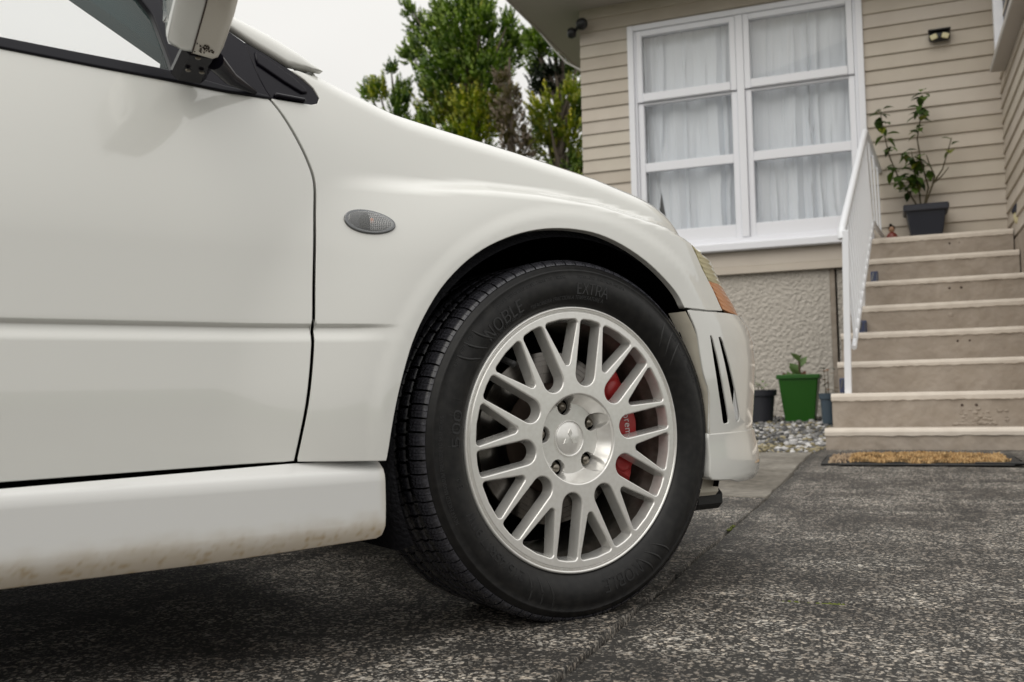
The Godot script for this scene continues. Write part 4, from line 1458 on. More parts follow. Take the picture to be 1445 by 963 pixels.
	for d in [166.0, 171.8, 177.6]:
		var ang := deg_to_rad(d)
		for w in [-1.0, 1.0]:
			var pts := []
			for i in 4: pts.append(Vector3((0.247 + 0.0085 * i) * cos(ang + w * 0.042), (0.247 + 0.0085 * i) * sin(ang + w * 0.042), tyre_z(0.247 + 0.0085 * i) + 0.0001))
			mb.tube(pts, [0.0006], 5)
	var orn := bpart("sidewall_ribs", mb, M.rubber, Wn)
	tag(orn, "", "", "", "stuff")
	# rim lip and barrel
	mb = MB.new()
	mb.lathe([Vector2(0.2300, -0.016), Vector2(0.2335, -0.010), Vector2(0.2338, -0.003), Vector2(0.2325, 0.0012), Vector2(0.2302, 0.0022), Vector2(0.2282, 0.0014), Vector2(0.2272, -0.0022), Vector2(0.2264, -0.0036), Vector2(0.2252, -0.0036), Vector2(0.2244, -0.0010), Vector2(0.2236, 0.0014), Vector2(0.2220, 0.0020)], 180)
	bpart("rim_lip", mb, M.alloy, Wn)
	mb = MB.new()
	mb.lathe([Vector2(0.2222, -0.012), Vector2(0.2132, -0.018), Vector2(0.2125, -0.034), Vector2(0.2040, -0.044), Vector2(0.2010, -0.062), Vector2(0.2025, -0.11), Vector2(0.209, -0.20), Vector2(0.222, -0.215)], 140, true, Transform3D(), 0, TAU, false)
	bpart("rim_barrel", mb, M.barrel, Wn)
	var sm_ := spoke_mesh()
	for k in 10:
		part("spoke", sm_, M.alloy, Wn, Transform3D(Basis(Vector3.BACK, deg_to_rad(27.0 + 36.0 * k)), Vector3.ZERO))
	part("hub", hub_mesh(), M.alloy, Wn)
	mb = MB.new()
	mb.lathe([Vector2(0.0325, -0.032), Vector2(0.0325, -0.0262), Vector2(0.0312, -0.0250), Vector2(0.0300, -0.0258), Vector2(0.0292, -0.0272), Vector2(0.0284, -0.0262), Vector2(0.0272, -0.0252), Vector2(0.0005, -0.0246)], 72)
	bpart("centre_cap", mb, M.alloy, Wn)
	# embossed emblem: three lozenges meeting in the middle
	mb = MB.new()
	for k in 3:
		var a := deg_to_rad(90.0 + 120.0 * k)
		var lz := PackedVector2Array()
		for q in [[0.0012, 0.0], [0.0095, 0.0050], [0.0180, 0.0], [0.0095, -0.0050]]: lz.append(pl(q[0], q[1], a))
		mb.prism(lz, -0.0255, -0.0238, 0.0005)
	bpart("cap_emblem", mb, M.alloy, Wn)
	for k in 5:
		var a := deg_to_rad(27.0 + 72.0 * k)
		var c := Vector3(0.0572 * cos(a), 0.0572 * sin(a), 0)
		var xf := Transform3D(Basis(Vector3.BACK, a * 3.0), c)
		mb = MB.new()
		mb.lathe([Vector2(0.0118, -0.058), Vector2(0.0124, -0.047), Vector2(0.0108, -0.0450)], 24, false)
		var hex := PackedVector2Array()
		for i in 6: hex.append(Vector2(0.0106 * cos(i * PI / 3), 0.0106 * sin(i * PI / 3)))
		mb.prism(hex, -0.058, -0.038, 0.0012)
		mb.lathe([Vector2(0.0078, -0.0382), Vector2(0.0076, -0.0330), Vector2(0.0054, -0.0300), Vector2(0.0002, -0.0290)], 20)
		bpart("lug_nut", mb, M.nut, Wn, xf)
		mb = MB.new()
		mb.lathe([Vector2(0.0138, -0.0390), Vector2(0.0137, -0.0545), Vector2(0.010, -0.0552)], 28, true, Transform3D(), 0, TAU, false)
		bpart("nut_seat", mb, M.black, Wn, xf)
	# brake
	mb = MB.new()
	mb.lathe([Vector2(0.158, -0.115), Vector2(0.158, -0.084), Vector2(0.1565, -0.0825), Vector2(0.150, -0.0820), Vector2(0.1495, -0.0826), Vector2(0.141, -0.0820), Vector2(0.1405, -0.0825), Vector2(0.132, -0.0820), Vector2(0.1315, -0.0826), Vector2(0.118, -0.0820), Vector2(0.1175, -0.0825), Vector2(0.100, -0.0820)], 96, false)
	bpart("brake_disc", mb, M.disc, Wn)
	mb = MB.new()
	mb.lathe([Vector2(0.100, -0.088), Vector2(0.098, -0.078), Vector2(0.090, -0.072), Vector2(0.05, -0.070), Vector2(0.02, -0.068), Vector2(0.0, -0.068)], 64)
	bpart("disc_bell", mb, M.rust, Wn)
	mb = MB.new()
	mb.lathe([Vector2(0.196, -0.160), Vector2(0.196, -0.158), Vector2(0.02, -0.157)], 64, false)
	bpart("backing_plate", mb, M.black, Wn)
	# red four-piston caliper at the front of the disc
	mb = MB.new()
	var cal := PackedVector2Array()
	for i in 15: cal.append(pl(0.172 + 0.005 * cos(i * 0.9), 0, deg_to_rad(-30.0 + 76.0 * i / 14.0)))
	for i in 15: cal.append(pl(0.112, 0, deg_to_rad(46.0 - 76.0 * i / 14.0)))
	mb.prism(cal, -0.112, -0.044, 0.006)
	for q in [[0.146, 35.0, 0.022], [0.146, -19.0, 0.022]]:
		var c2 := pl(q[0], 0, deg_to_rad(q[1]))
		mb.blob(Vector3(c2.x, c2.y, -0.046), Vector3(q[2], q[2], 0.010), 20, 12)
	bpart("brake_caliper", mb, M.caliper, Wn)
	mb = MB.new()
	text_ring(mb, "brembo", 0.018, 0.150, func(_r: float) -> float: return -0.0435, 3.5, 0.0006)
	bpart("caliper_lettering", mb, M.white_print, Wn)
	mb = MB.new()
	mb.tube([Vector3(-0.1445, 0.146, -0.040), Vector3(-0.1385, 0.1395, -0.020), Vector3(-0.132, 0.133, -0.008)], [0.0050, 0.0058, 0.0056], 12)
	mb.blob(Vector3(-0.1310, 0.1320, -0.006), Vector3(0.0062, 0.0062, 0.0062), 12, 8)
	bpart("valve_cap", mb, M.rubber, Wn)

func build_car() -> void:
	var ax := 34.81646770586063
	var a := deg_to_rad(ax)
	var basis := Basis(Vector3(sin(a), 0, -cos(a)), Vector3.UP, Vector3(cos(a), 0, sin(a)))
	var car := thing("white_car", "white car seen close up from its front wheel, with silver multi-spoke alloy", "car", Transform3D(basis, Vector3(-0.52267, 0, -1.61514)))
	CAR = car.transform
	# outlines in the car's own axes
	var seam := smooth_pts(vv([[-0.528, 0.862], [-0.510, 0.837], [-0.491, 0.801], [-0.476, 0.764], [-0.4685, 0.730], [-0.472, 0.680], [-0.476, 0.627], [-0.480, 0.573], [-0.484, 0.508], [-0.490, 0.444], [-0.497, 0.392], [-0.505, 0.350], [-0.513, 0.311]]), 4)
	var arch := smooth_pts(vv([[-0.381, 0.303], [-0.377, 0.325], [-0.371, 0.360], [-0.362, 0.401], [-0.350, 0.442], [-0.335, 0.484], [-0.314, 0.525], [-0.283, 0.570], [-0.244, 0.609], [-0.203, 0.638], [-0.157, 0.660], [-0.108, 0.676], [-0.057, 0.685], [-0.006, 0.687], [0.045, 0.682], [0.098, 0.666], [0.151, 0.640], [0.197, 0.608], [0.230, 0.579], [0.246, 0.556]]), 3)
	# front door
	var g := 0.0037
	var door := PackedVector2Array()
	for p in seam: door.append(p + Vector2(-g, 0))
	door.append_array(V2([[-0.5165, 0.3095], [-0.53, 0.3085], [-0.9, 0.303], [-1.50, 0.300], [-1.53, 0.60], [-1.56, 0.895], [-1.2, 0.886], [-0.897, 0.876], [-0.770, 0.870], [-0.664, 0.866], [-0.595, 0.862]]))
	var ys := lines(0.29, 0.478, 0.02); ys.append_array(lines(0.482, 0.512, 0.003)); ys.append_array(lines(0.52, 0.96, 0.02))
	bpart("front_door", panel(door, [], lines(-1.60, -0.45, 0.025), ys, skin), M.paint, car)
	var rear := V2([[-1.506, 0.300], [-1.536, 0.60], [-1.566, 0.895], [-2.0, 0.90], [-2.30, 0.91], [-2.33, 0.62], [-2.22, 0.30]])
	bpart("rear_door", panel(rear, [], lines(-2.4, -1.5, 0.05), ys, skin), M.paint, car)
	# front wing
	var fy := lines(0.29, 0.478, 0.016); fy.append_array(lines(0.482, 0.512, 0.003)); fy.append_array(lines(0.52, 0.66, 0.012)); fy.append_array(lines(0.668, 0.84, 0.008)); fy.append_array(lines(0.846, 1.16, 0.006))
	var wing := PackedVector2Array()
	var sr := seam.duplicate(); sr.reverse()
	for p in sr: wing.append(p + Vector2(g, 0))
	wing.append_array(V2([[-0.460, 0.862], [-0.449, 0.866], [-0.4435, 0.878], [-0.452, 0.895], [-0.466, 0.908], [-0.484, 0.920], [-0.475, 0.923], [-0.448, 0.923]]))
	for x in lines(-0.43, 0.36, 0.03): wing.append(arc(Vector2(x, ytop(x) - 0.05 + 0.12), 0.345))
	wing.append(Vector2(0.50, 0.81)); wing.append(Vector2(0.50, 0.697))
	for q in [[0.302, 0.6935], [0.2875, 0.692], [0.2920, 0.676], [0.3040, 0.660], [0.3190, 0.636], [0.3390, 0.615], [0.3570, 0.596], [0.3700, 0.576], [0.3850, 0.557]]: wing.append(arc(Vector2(q[0], q[1]), nose_len(q[1])))
	for q in [[0.315, 0.5545], [0.256, 0.556]]: wing.append(arc(Vector2(q[0], q[1]), nose_len(q[1])))
	var ar := arch.duplicate(); ar.reverse()
	for p in ar: wing.append(arc(p, nose_len(p.y)))
	wing.append(Vector2(-0.510, 0.308))
	bpart("front_wing", panel(wing, [], lines(-0.54, 0.52, 0.0125), fy, fender_skin), M.paint, car)
	# dark structure behind the gaps
	var inner := V2([[-2.3, 0.20], [-0.40, 0.20], [-0.40, 0.42], [-0.385, 0.50], [-0.385, 0.86], [-0.425, 0.925], [-0.50, 0.945], [-0.58, 0.985], [-0.66, 1.015], [-0.675, 0.93], [-0.685, 0.872], [-2.3, 0.885]])
	bpart("inner_body", panel(inner, [], lines(-2.4, -0.35, 0.05), lines(0.15, 1.08, 0.03), skin, 0.002, 0.001, null, -0.040), M.black, car)
	# side skirt
	var fnz := noise(30.0, 17, FastNoiseLite.TYPE_SIMPLEX, 4)
	var fine := noise(140.0, 18, FastNoiseLite.TYPE_SIMPLEX, 3)
	var dirt := func(p: Vector3) -> Color:
		var h := 0.204 + 0.007 * fnz.get_noise_2d(p.x * 0.4, 3.0) + 0.006 * sm(-0.55, -0.40, p.x)
		var d := 0.62 * sm(h + 0.024, h - 0.020, p.y + 0.005 * fnz.get_noise_2d(p.x * 0.5, p.y * 2.0))
		d = maxf(d, 0.25 * sm(-0.392, -0.381, p.x))
		d += maxf(0.0, fine.get_noise_2d(p.x * 0.35, p.y * 2.2) - 0.16) * 0.6 * sm(h + 0.012, h - 0.014, p.y)
		return Color(0.67, 0.67, 0.655).lerp(Color(0.33, 0.245, 0.135), clampf(d, 0.0, 1.0))
	var sill := V2([[-2.2, 0.292], [-1.5, 0.293], [-0.9, 0.295], [-0.518, 0.3035], [-0.384, 0.3025], [-0.3812, 0.298], [-0.3808, 0.27], [-0.3805, 0.235], [-0.3815, 0.203], [-0.386, 0.190], [-0.394, 0.186], [-0.640, 0.176], [-0.9, 0.173], [-2.2, 0.17]])
	var sx := lines(-2.2, -1.0, 0.05); sx.append_array(lines(-0.995, -0.36, 0.005))
	bpart("side_skirt", panel(sill, [], sx, lines(0.16, 0.31, 0.005), sill_skin, 0.03, 0.0025, dirt), M.sill_paint, car)
	# belt moulding, glass, mirror triangle, wing triangle
	var belt := V2([[-1.55, 0.912], [-1.2, 0.900], [-0.897, 0.889], [-0.80, 0.885], [-0.690, 0.881], [-0.660, 0.8785], [-0.600, 0.869], [-0.528, 0.8635], [-0.595, 0.8635], [-0.664, 0.8675], [-0.770, 0.8715], [-0.897, 0.8775], [-1.2, 0.8875], [-1.555, 0.8965]])
	bpart("belt_moulding", panel(belt, [], lines(-1.6, -0.5, 0.05), lines(0.85, 0.92, 0.004), skin, 0.012, 0.003, null, 0.004), M.belt, car)
	var glass := V2([[-1.56, 0.905], [-0.68, 0.875], [-0.662, 0.873], [-0.70, 1.01], [-0.80, 1.085], [-1.0, 1.19], [-1.25, 1.28], [-1.56, 1.32]])
	bpart("side_window", panel(glass, [], lines(-1.6, -0.6, 0.03), lines(0.86, 1.35, 0.03), skin, 0.004, 0.0006, null, -0.012), M.car_glass, car)
	var frame := V2([[-0.690, 0.9785], [-0.672, 0.905], [-0.667, 0.880], [-0.648, 0.8775], [-0.662, 0.93], [-0.672, 0.98], [-0.69, 1.03], [-0.80, 1.105], [-1.0, 1.215], [-1.25, 1.305], [-1.56, 1.345], [-1.56, 1.318], [-1.25, 1.278], [-1.0, 1.185], [-0.80, 1.078], [-0.71, 1.01]])
	bpart("window_frame", panel(frame, [], lines(-1.6, -0.6, 0.02), lines(0.86, 1.36, 0.02), skin, 0.01, 0.003, null, -0.003), M.belt, car)
	var sail := V2([[-0.527, 0.8655], [-0.5345, 0.878], [-0.5435, 0.8995], [-0.5505, 0.928], [-0.5585, 0.9555], [-0.583, 0.972], [-0.66, 1.015], [-0.685, 1.025], [-0.668, 0.975], [-0.658, 0.93], [-0.6455, 0.879], [-0.600, 0.8705]])
	bpart("mirror_triangle", panel(sail, [], lines(-0.7, -0.5, 0.012), lines(0.86, 1.03, 0.012), skin, 0.01, 0.003, null, -0.002), M.trim, car)
	var wt := V2([[-0.5545, 0.955], [-0.520, 0.9375], [-0.487, 0.9185], [-0.455, 0.893], [-0.4465, 0.878], [-0.4515, 0.8685], [-0.461, 0.865], [-0.5225, 0.865], [-0.530, 0.878], [-0.5385, 0.8985], [-0.546, 0.928]])
	bpart("wing_triangle", panel(wt, [], lines(-0.56, -0.44, 0.01), lines(0.86, 0.96, 0.01), skin, 0.01, 0.003, null, -0.002), M.trim, car)
	var wt2 := V2([[-0.5415, 0.9385], [-0.517, 0.925], [-0.488, 0.905], [-0.470, 0.889], [-0.4675, 0.8845], [-0.474, 0.8835], [-0.500, 0.897], [-0.5395, 0.9215]])
	bpart("wing_triangle_ridge", panel(wt2, [], lines(-0.56, -0.44, 0.01), lines(0.86, 0.96, 0.01), skin, 0.004, 0.003, null, 0.003), M.trim, car)
	var ledge := V2([[-0.5195, 0.8735], [-0.4735, 0.8705], [-0.470, 0.8695], [-0.5215, 0.8670]])
	var lm := MB.new()
	lm.box(Vector3(-0.496, 0.8685, skin(Vector2(-0.496, 0.869)).z + 0.001), Vector3(0.050, 0.006, 0.014), 0.002, Basis(Vector3.BACK, -0.03))
	bpart("trim_ledge", lm, M.trim, car)
	# windscreen pillar
	var pil := MB.new()
	var prow := []
	for q in [[-0.433, 0.9265, 0.9340], [-0.448, 0.9268, 0.9470], [-0.466, 0.9270, 0.9620], [-0.490, 0.9275, 0.9750], [-0.514, 0.9400, 0.9870], [-0.540, 0.9535, 0.9980], [-0.573, 0.9745, 1.0110], [-0.62, 1.003, 1.036], [-0.70, 1.045, 1.080], [-0.80, 1.112, 1.140], [-1.0, 1.222, 1.245], [-1.25, 1.312, 1.335], [-1.56, 1.352, 1.372]]:
		var row := []
		var zl := skin(Vector2(q[0], q[1])).z
		var p0 := Vector2(q[1], zl); var p1 := Vector2(lerpf(q[1], q[2], 0.85), zl + 0.004); var p2 := Vector2(q[2] + 0.001, zl - 0.045)
		row.append(Vector3(q[0], q[1], zl - 0.014))
		for i in 9:
			var t := i / 8.0
			var m := p0.lerp(p1, t).lerp(p1.lerp(p2, t), t)
			row.append(Vector3(q[0], m.x, m.y))
		row.append(Vector3(q[0], q[2] - 0.003, zl - 0.075))
		prow.append(row)
	for i in prow.size():
		for j in 11:
			var u: Vector3 = prow[mini(i + 1, prow.size() - 1)][j] - prow[maxi(i - 1, 0)][j]
			var w: Vector3 = prow[i][mini(j + 1, 10)] - prow[i][maxi(j - 1, 0)]
			var n := w.cross(u).normalized()
			pil.add(prow[i][j], n)
	for i in prow.size() - 1:
		for j in 10: pil.quad(i * 11 + j, (i + 1) * 11 + j, (i + 1) * 11 + j + 1, i * 11 + j + 1)
	bpart("windscreen_pillar", pil, M.paint, car)
	# inner lining of the pillar, seen through the side glass
	var pt := MB.new()
	var pts_o := []; var pts_i := []
	for q in PILLAR_IN:
		pts_i.append(Vector3(q[0], q[1], -0.17)); pts_o.append(Vector3(q[0] - 0.0, q[1] + (0.085 if q[0] > -0.75 else 0.045), -0.145))
	for i in pts_i.size() - 1:
		pt.face([pts_i[i], pts_i[i + 1], pts_o[i + 1], pts_o[i]], Vector3(0, -0.2, 1).normalized())
		pt.face([pts_i[i], pts_i[i + 1], pts_i[i + 1] + Vector3(0, 0.006, -0.06), pts_i[i] + Vector3(0, 0.006, -0.06)], Vector3(0, -1, 0))
	bpart("pillar_lining", pt, M.pillar_trim, car)
	build_mirror(car)
	# side repeater lamp
	var lc := Vector2(-0.388, 0.6725)
	var oval := PackedVector2Array(); var oval2 := PackedVector2Array(); var oval3 := PackedVector2Array()
	for i in 40:
		var t := TAU * i / 40.0
		var w := 0.0178 - 0.0035 * cos(t) * 0.6
		var p := Vector2(0.0385 * cos(t), w * sin(t) - 0.0030 * cos(t))
		if cos(t) < 0.0: p.x *= 0.98
		oval.append(lc + p); oval2.append(lc + p * 0.90); oval3.append(lc + p * 0.86)
	var dome := func(q: Vector2) -> Vector3:
		var d := q - lc
		var rr := minf(1.0, sqrt(pow(d.x / 0.0385, 2.0) + pow(d.y / 0.0178, 2.0)))
		return skin(q) + Vector3(0, 0, 0.008 * sqrt(maxf(0.0, 1.0 - rr * rr * 0.92)))
	bpart("repeater_bezel", panel(oval, [oval2.duplicate()], lines(-0.43, -0.34, 0.006), lines(0.65, 0.70, 0.006), skin, 0.006, 0.002, null, 0.0035), M.smoke, car)
	bpart("repeater_reflector", panel(oval2.duplicate(), [], lines(-0.43, -0.34, 0.006), lines(0.65, 0.70, 0.006), skin, 0.002, 0.0004, null, 0.0015), M.belt, car)
	var sock := MB.new()
	sock.blob(skin(lc) + Vector3(-0.006, 0, 0.000), Vector3(0.012, 0.013, 0.004), 16, 10)
	bpart("repeater_socket", sock, M.black, car)
	var bl := MB.new()
	bl.blob(skin(lc) + Vector3(0.002, 0.002, 0.0045), Vector3(0.0036, 0.0042, 0.002), 12, 8)
	bpart("repeater_bulb", bl, M.bulb, car)
	var gridm := MB.new()
	for i in 12:
		var x := lc.x - 0.001 + i * 0.0030
		var hh := 0.0140 * sqrt(maxf(0.05, 1.0 - pow((x - lc.x) / 0.036, 2.0)))
		gridm.tube([dome.call(Vector2(x, lc.y - hh)) - Vector3(0, 0, 0.002), dome.call(Vector2(x, lc.y)) - Vector3(0, 0, 0.001), dome.call(Vector2(x, lc.y + hh)) - Vector3(0, 0, 0.002)], [0.00035], 4)
	for j in range(-4, 5):
		var y := lc.y + j * 0.0030
		var ww := 0.034 * sqrt(maxf(0.05, 1.0 - pow((y - lc.y) / 0.0160, 2.0)))
		gridm.tube([dome.call(Vector2(lc.x - 0.002, y)) - Vector3(0, 0, 0.0012), dome.call(Vector2(lc.x + ww * 0.5, y)) - Vector3(0, 0, 0.0012), dome.call(Vector2(lc.x + ww, y)) - Vector3(0, 0, 0.002)], [0.00035], 4)
	var gr := bpart("repeater_prisms", gridm, M.chrome, car)
	tag(gr, "", "", "", "stuff")
	bpart("repeater_lens", panel(oval2, [], lines(-0.43, -0.34, 0.003), lines(0.65, 0.70, 0.003), dome, 0.001, 0.0005, null, 0.0015), M.clear, car)
	# bumper, with two slots
	var bump := PackedVector2Array()
	for q in [[0.252, 0.549], [0.300, 0.5480], [0.385, 0.5500]]: bump.append(arc(Vector2(q[0], q[1]), bumper_len(q[1])))
	for x in [0.50, 0.60, 0.70, 0.85, 1.1, 1.5, 1.9]: bump.append(Vector2(x, 0.5505))
	for x in [1.9, 1.5, 1.1, 0.85, 0.60]: bump.append(Vector2(x, 0.3145))
	for q in [[0.387, 0.3145], [0.305, 0.3150]]: bump.append(arc(Vector2(q[0], q[1]), bumper_len(q[1])))
	for q in smooth_pts(vv([[0.306, 0.335], [0.3075, 0.391], [0.292, 0.429], [0.283, 0.467], [0.275, 0.508], [0.258, 0.538]]), 3): bump.append(arc(q, bumper_len(q.y)))
	var slots := []
	for s in [[[0.3140, 0.5035], [0.3200, 0.5045], [0.3265, 0.495], [0.340, 0.462], [0.360, 0.398], [0.3800, 0.342], [0.3805, 0.334], [0.376, 0.3305], [0.359, 0.3305], [0.3545, 0.335], [0.338, 0.395], [0.325, 0.450]], [[0.3440, 0.5010], [0.3520, 0.5030], [0.362, 0.494], [0.380, 0.460], [0.412, 0.393], [0.4320, 0.348], [0.4330, 0.337], [0.428, 0.3320], [0.4150, 0.3320], [0.412, 0.335], [0.386, 0.392], [0.364, 0.450]]]:
		var h := PackedVector2Array()
		for q in s: h.append(arc(Vector2(q[0], q[1]), bumper_len(q[1])))
		slots.append(h)
	bpart("bumper", panel(bump, slots, lines(0.22, 1.95, 0.0125), lines(0.30, 0.57, 0.010), bumper_skin, 0.0015, 0.0015), M.paint, car)
	var back := V2([[0.28, 0.32], [0.28, 0.520], [0.80, 0.520], [0.80, 0.32]])
	bpart("slot_backing", panel(back, [], lines(0.25, 0.85, 0.02), lines(0.30, 0.53, 0.02), bumper_skin, 0.002, 0.001, null, -0.045), M.black, car)
	var lip := PackedVector2Array()
	for q in [[0.305, 0.3115], [0.387, 0.3110]]: lip.append(arc(Vector2(q[0], q[1]), bumper_len(q[1])))
	for x in [0.60, 0.85, 1.1, 1.5, 1.9]: lip.append(Vector2(x, 0.3110))
	for x in [1.9, 1.5, 1.1, 0.85, 0.70]: lip.append(Vector2(x, 0.200))
	for q in [[0.42, 0.213], [0.38, 0.2225], [0.33, 0.2265], [0.312, 0.2285]]: lip.append(arc(Vector2(q[0], q[1]), bumper_len(q[1])))
	for q in [[0.3055, 0.235], [0.3075, 0.270]]: lip.append(arc(Vector2(q[0], q[1]), bumper_len(q[1])))
	bpart("bumper_lip", panel(lip, [], lines(0.28, 1.95, 0.0125), lines(0.19, 0.32, 0.008), lip_skin, 0.020, 0.004), M.paint, car)
	# bumper's return flange into the wheel arch, chin and undertray
	var fl := MB.new()
	var edge := [Vector2(0.246, 0.548), Vector2(0.262, 0.525), Vector2(0.275, 0.500), Vector2(0.282, 0.467), Vector2(0.291, 0.429), Vector2(0.306, 0.391), Vector2(0.305, 0.313), Vector2(0.306, 0.270), Vector2(0.308, 0.230)]
	for i in edge.size():
		var z: float = bumper_skin(Vector2(minf(edge[i].x, 0.2), edge[i].y)).z - 0.012 * (edge[i].x - 0.2) * 4.0
		fl.add(Vector3(edge[i].x + 0.001, edge[i].y, z - 0.004), Vector3(-1, 0, 0.2).normalized())
		fl.add(Vector3(edge[i].x + 0.004, edge[i].y, z - 0.055), Vector3(-1, 0, 0).normalized())
	for i in edge.size() - 1: fl.quad(i * 2, i * 2 + 1, i * 2 + 3, i * 2 + 2)
	bpart("bumper_flange", fl, M.dirt_paint, car)
	var tr := MB.new()
	tr.box(Vector3(0.335, 0.214, -0.085), Vector3(0.09, 0.05, 0.10), 0.008)
	bpart("bumper_bracket", tr, M.dirt_paint, car)
	var ch := MB.new()
	ch.box(Vector3(0.365, 0.180, -0.13), Vector3(0.09, 0.042, 0.16), 0.012)
	bpart("chin_strip", ch, M.rubber, car)
	var clip := MB.new()
	clip.blob(Vector3(0.279, 0.470, -0.030), Vector3(0.004, 0.010, 0.010), 12, 8)
	clip.blob(Vector3(0.274, 0.470, -0.030), Vector3(0.003, 0.005, 0.005), 10, 6)
	bpart("liner_clip", clip, M.belt, car)
	# headlamp: amber indicator below, ribbed lens above
	var up := PackedVector2Array(); var lo := PackedVector2Array(); var seal := PackedVector2Array()
	for q in [[0.2955, 0.6885], [0.2995, 0.677], [0.3115, 0.661], [0.3265, 0.637], [0.3455, 0.6165]]: up.append(arc(Vector2(q[0], q[1]), nose_len(q[1])))
	for x in [0.45, 0.55, 0.65, 0.75]: up.append(Vector2(x, 0.6125))
	for x in [0.75, 0.62, 0.52, 0.42]: up.append(Vector2(x, 0.6940))
	for q in [[0.3480, 0.6135], [0.3640, 0.5970], [0.3765, 0.5790], [0.3900, 0.5605]]: lo.append(arc(Vector2(q[0], q[1]), nose_len(q[1])))
	for x in [0.50, 0.60, 0.70, 0.75]: lo.append(Vector2(x, 0.5560))
	for x in [0.75, 0.65, 0.55, 0.45]: lo.append(Vector2(x, 0.6105))
	for q in [[0.2890, 0.6925], [0.2935, 0.676], [0.3055, 0.660], [0.3205, 0.636], [0.3405, 0.615], [0.3585, 0.596], [0.3715, 0.576], [0.3860, 0.5555]]: seal.append(arc(Vector2(q[0], q[1]), nose_len(q[1])))
	for x in [0.5, 0.78]: seal.append(Vector2(x, 0.5530))
	for x in [0.78, 0.5]: seal.append(Vector2(x, 0.6960))
	bpart("headlamp_seal", panel(seal, [], lines(0.3, 0.85, 0.02), lines(0.54, 0.72, 0.02), skin, 0.01, 0.001, null, -0.006), M.black, car)
	var ribs := func(q: Vector2) -> Vector3:
		return skin(q) + Vector3(0, 0, 0.0007 * sin(q.y * 620.0))
	bpart("headlamp_lens", panel(up, [], lines(0.3, 0.85, 0.01), lines(0.61, 0.72, 0.002), ribs, 0.006, 0.002, null, -0.001), M.lens, car)
	var ribs2 := func(q: Vector2) -> Vector3:
		return skin(q) + Vector3(0, 0, 0.0007 * sin(q.y * 700.0 + q.x * 90.0))
	bpart("indicator_lens", panel(lo, [], lines(0.3, 0.85, 0.01), lines(0.55, 0.63, 0.002), ribs2, 0.006, 0.002, null, -0.001), M.amber, car)
	# wheel arch liner
	var ln := MB.new()
	ln.lathe([Vector2(0.356, 0.0), Vector2(0.378, -0.020), Vector2(0.380, -0.18), Vector2(0.376, -0.36)], 60, true, Transform3D(Basis(), Vector3(-0.004, 0.318, 0)), deg_to_rad(-17), deg_to_rad(205), false)
	bpart("arch_liner", ln, M.liner, car)
	var lb := MB.new()
	lb.face([Vector3(-0.5, 0.17, -0.34), Vector3(0.5, 0.17, -0.34), Vector3(0.5, 0.72, -0.34), Vector3(-0.5, 0.72, -0.34)], Vector3.BACK)
	bpart("arch_wall", lb, M.black, car)
	build_wheel(car)
	# the rest of the car
	var hood := MB.new()
	var hx_ := lines(-0.43, 0.34, 0.05)
	for i in hx_.size():
		for j in 13:
			var z := lerpf(-0.255, -1.45, j / 12.0)
			var y: float = ytop(hx_[i]) - 0.004 + 0.022 * (1.0 - pow((z + 0.85) / 0.60, 2.0))
			hood.add(Vector3(hx_[i], y, z), Vector3(0.25, 1, 0).normalized())
	for i in hx_.size() - 1:
		for j in 12: hood.quad(i * 13 + j, (i + 1) * 13 + j, (i + 1) * 13 + j + 1, i * 13 + j + 1)
	bpart("bonnet", hood, M.paint, car)
	var ws := MB.new()
	ws.face([Vector3(-0.44, 0.930, -0.20), Vector3(-1.25, 1.330, -0.33), Vector3(-1.25, 1.330, -1.37), Vector3(-0.44, 0.930, -1.5)], Vector3(0.45, 0.89, 0))
	bpart("windscreen", ws, M.car_glass, car)
	var rf := MB.new()
	rf.box(Vector3(-1.95, 1.345, -0.85), Vector3(1.42, 0.05, 1.06), 0.02)
	bpart("roof", rf, M.paint, car)
	var fs := MB.new()
	fs.box(Vector3(-1.0, 0.52, -1.68), Vector3(2.7, 0.72, 0.04), 0.015)
	fs.box(Vector3(-2.55, 0.50, -0.85), Vector3(0.10, 0.66, 1.60), 0.03)
	bpart("far_side_panel", fs, M.paint, car)
	var ub := MB.new()
	ub.box(Vector3(-1.42, 0.21, -0.85), Vector3(2.04, 0.05, 1.56), 0.01)
	ub.box(Vector3(0.30, 0.24, -0.98), Vector3(0.9, 0.05, 1.0), 0.01)
	ub.box(Vector3(-0.40, 0.38, -0.20), Vector3(0.012, 0.36, 0.32), 0.002)
	bpart("underbody", ub, M.black, car)
	for q in [Vector3(0, 0.318, -1.60), Vector3(-2.62, 0.318, -1.60), Vector3(-2.62, 0.318, -0.12)]:
		var t := MB.new()
		t.lathe([Vector2(0.05, 0.10), Vector2(0.27, 0.11), Vector2(0.305, 0.10), Vector2(0.318, 0.07), Vector2(0.318, -0.07), Vector2(0.305, -0.10), Vector2(0.05, -0.10)], 40)
		bpart("tyre", t, M.tyre, car, Transform3D(Basis(), q))

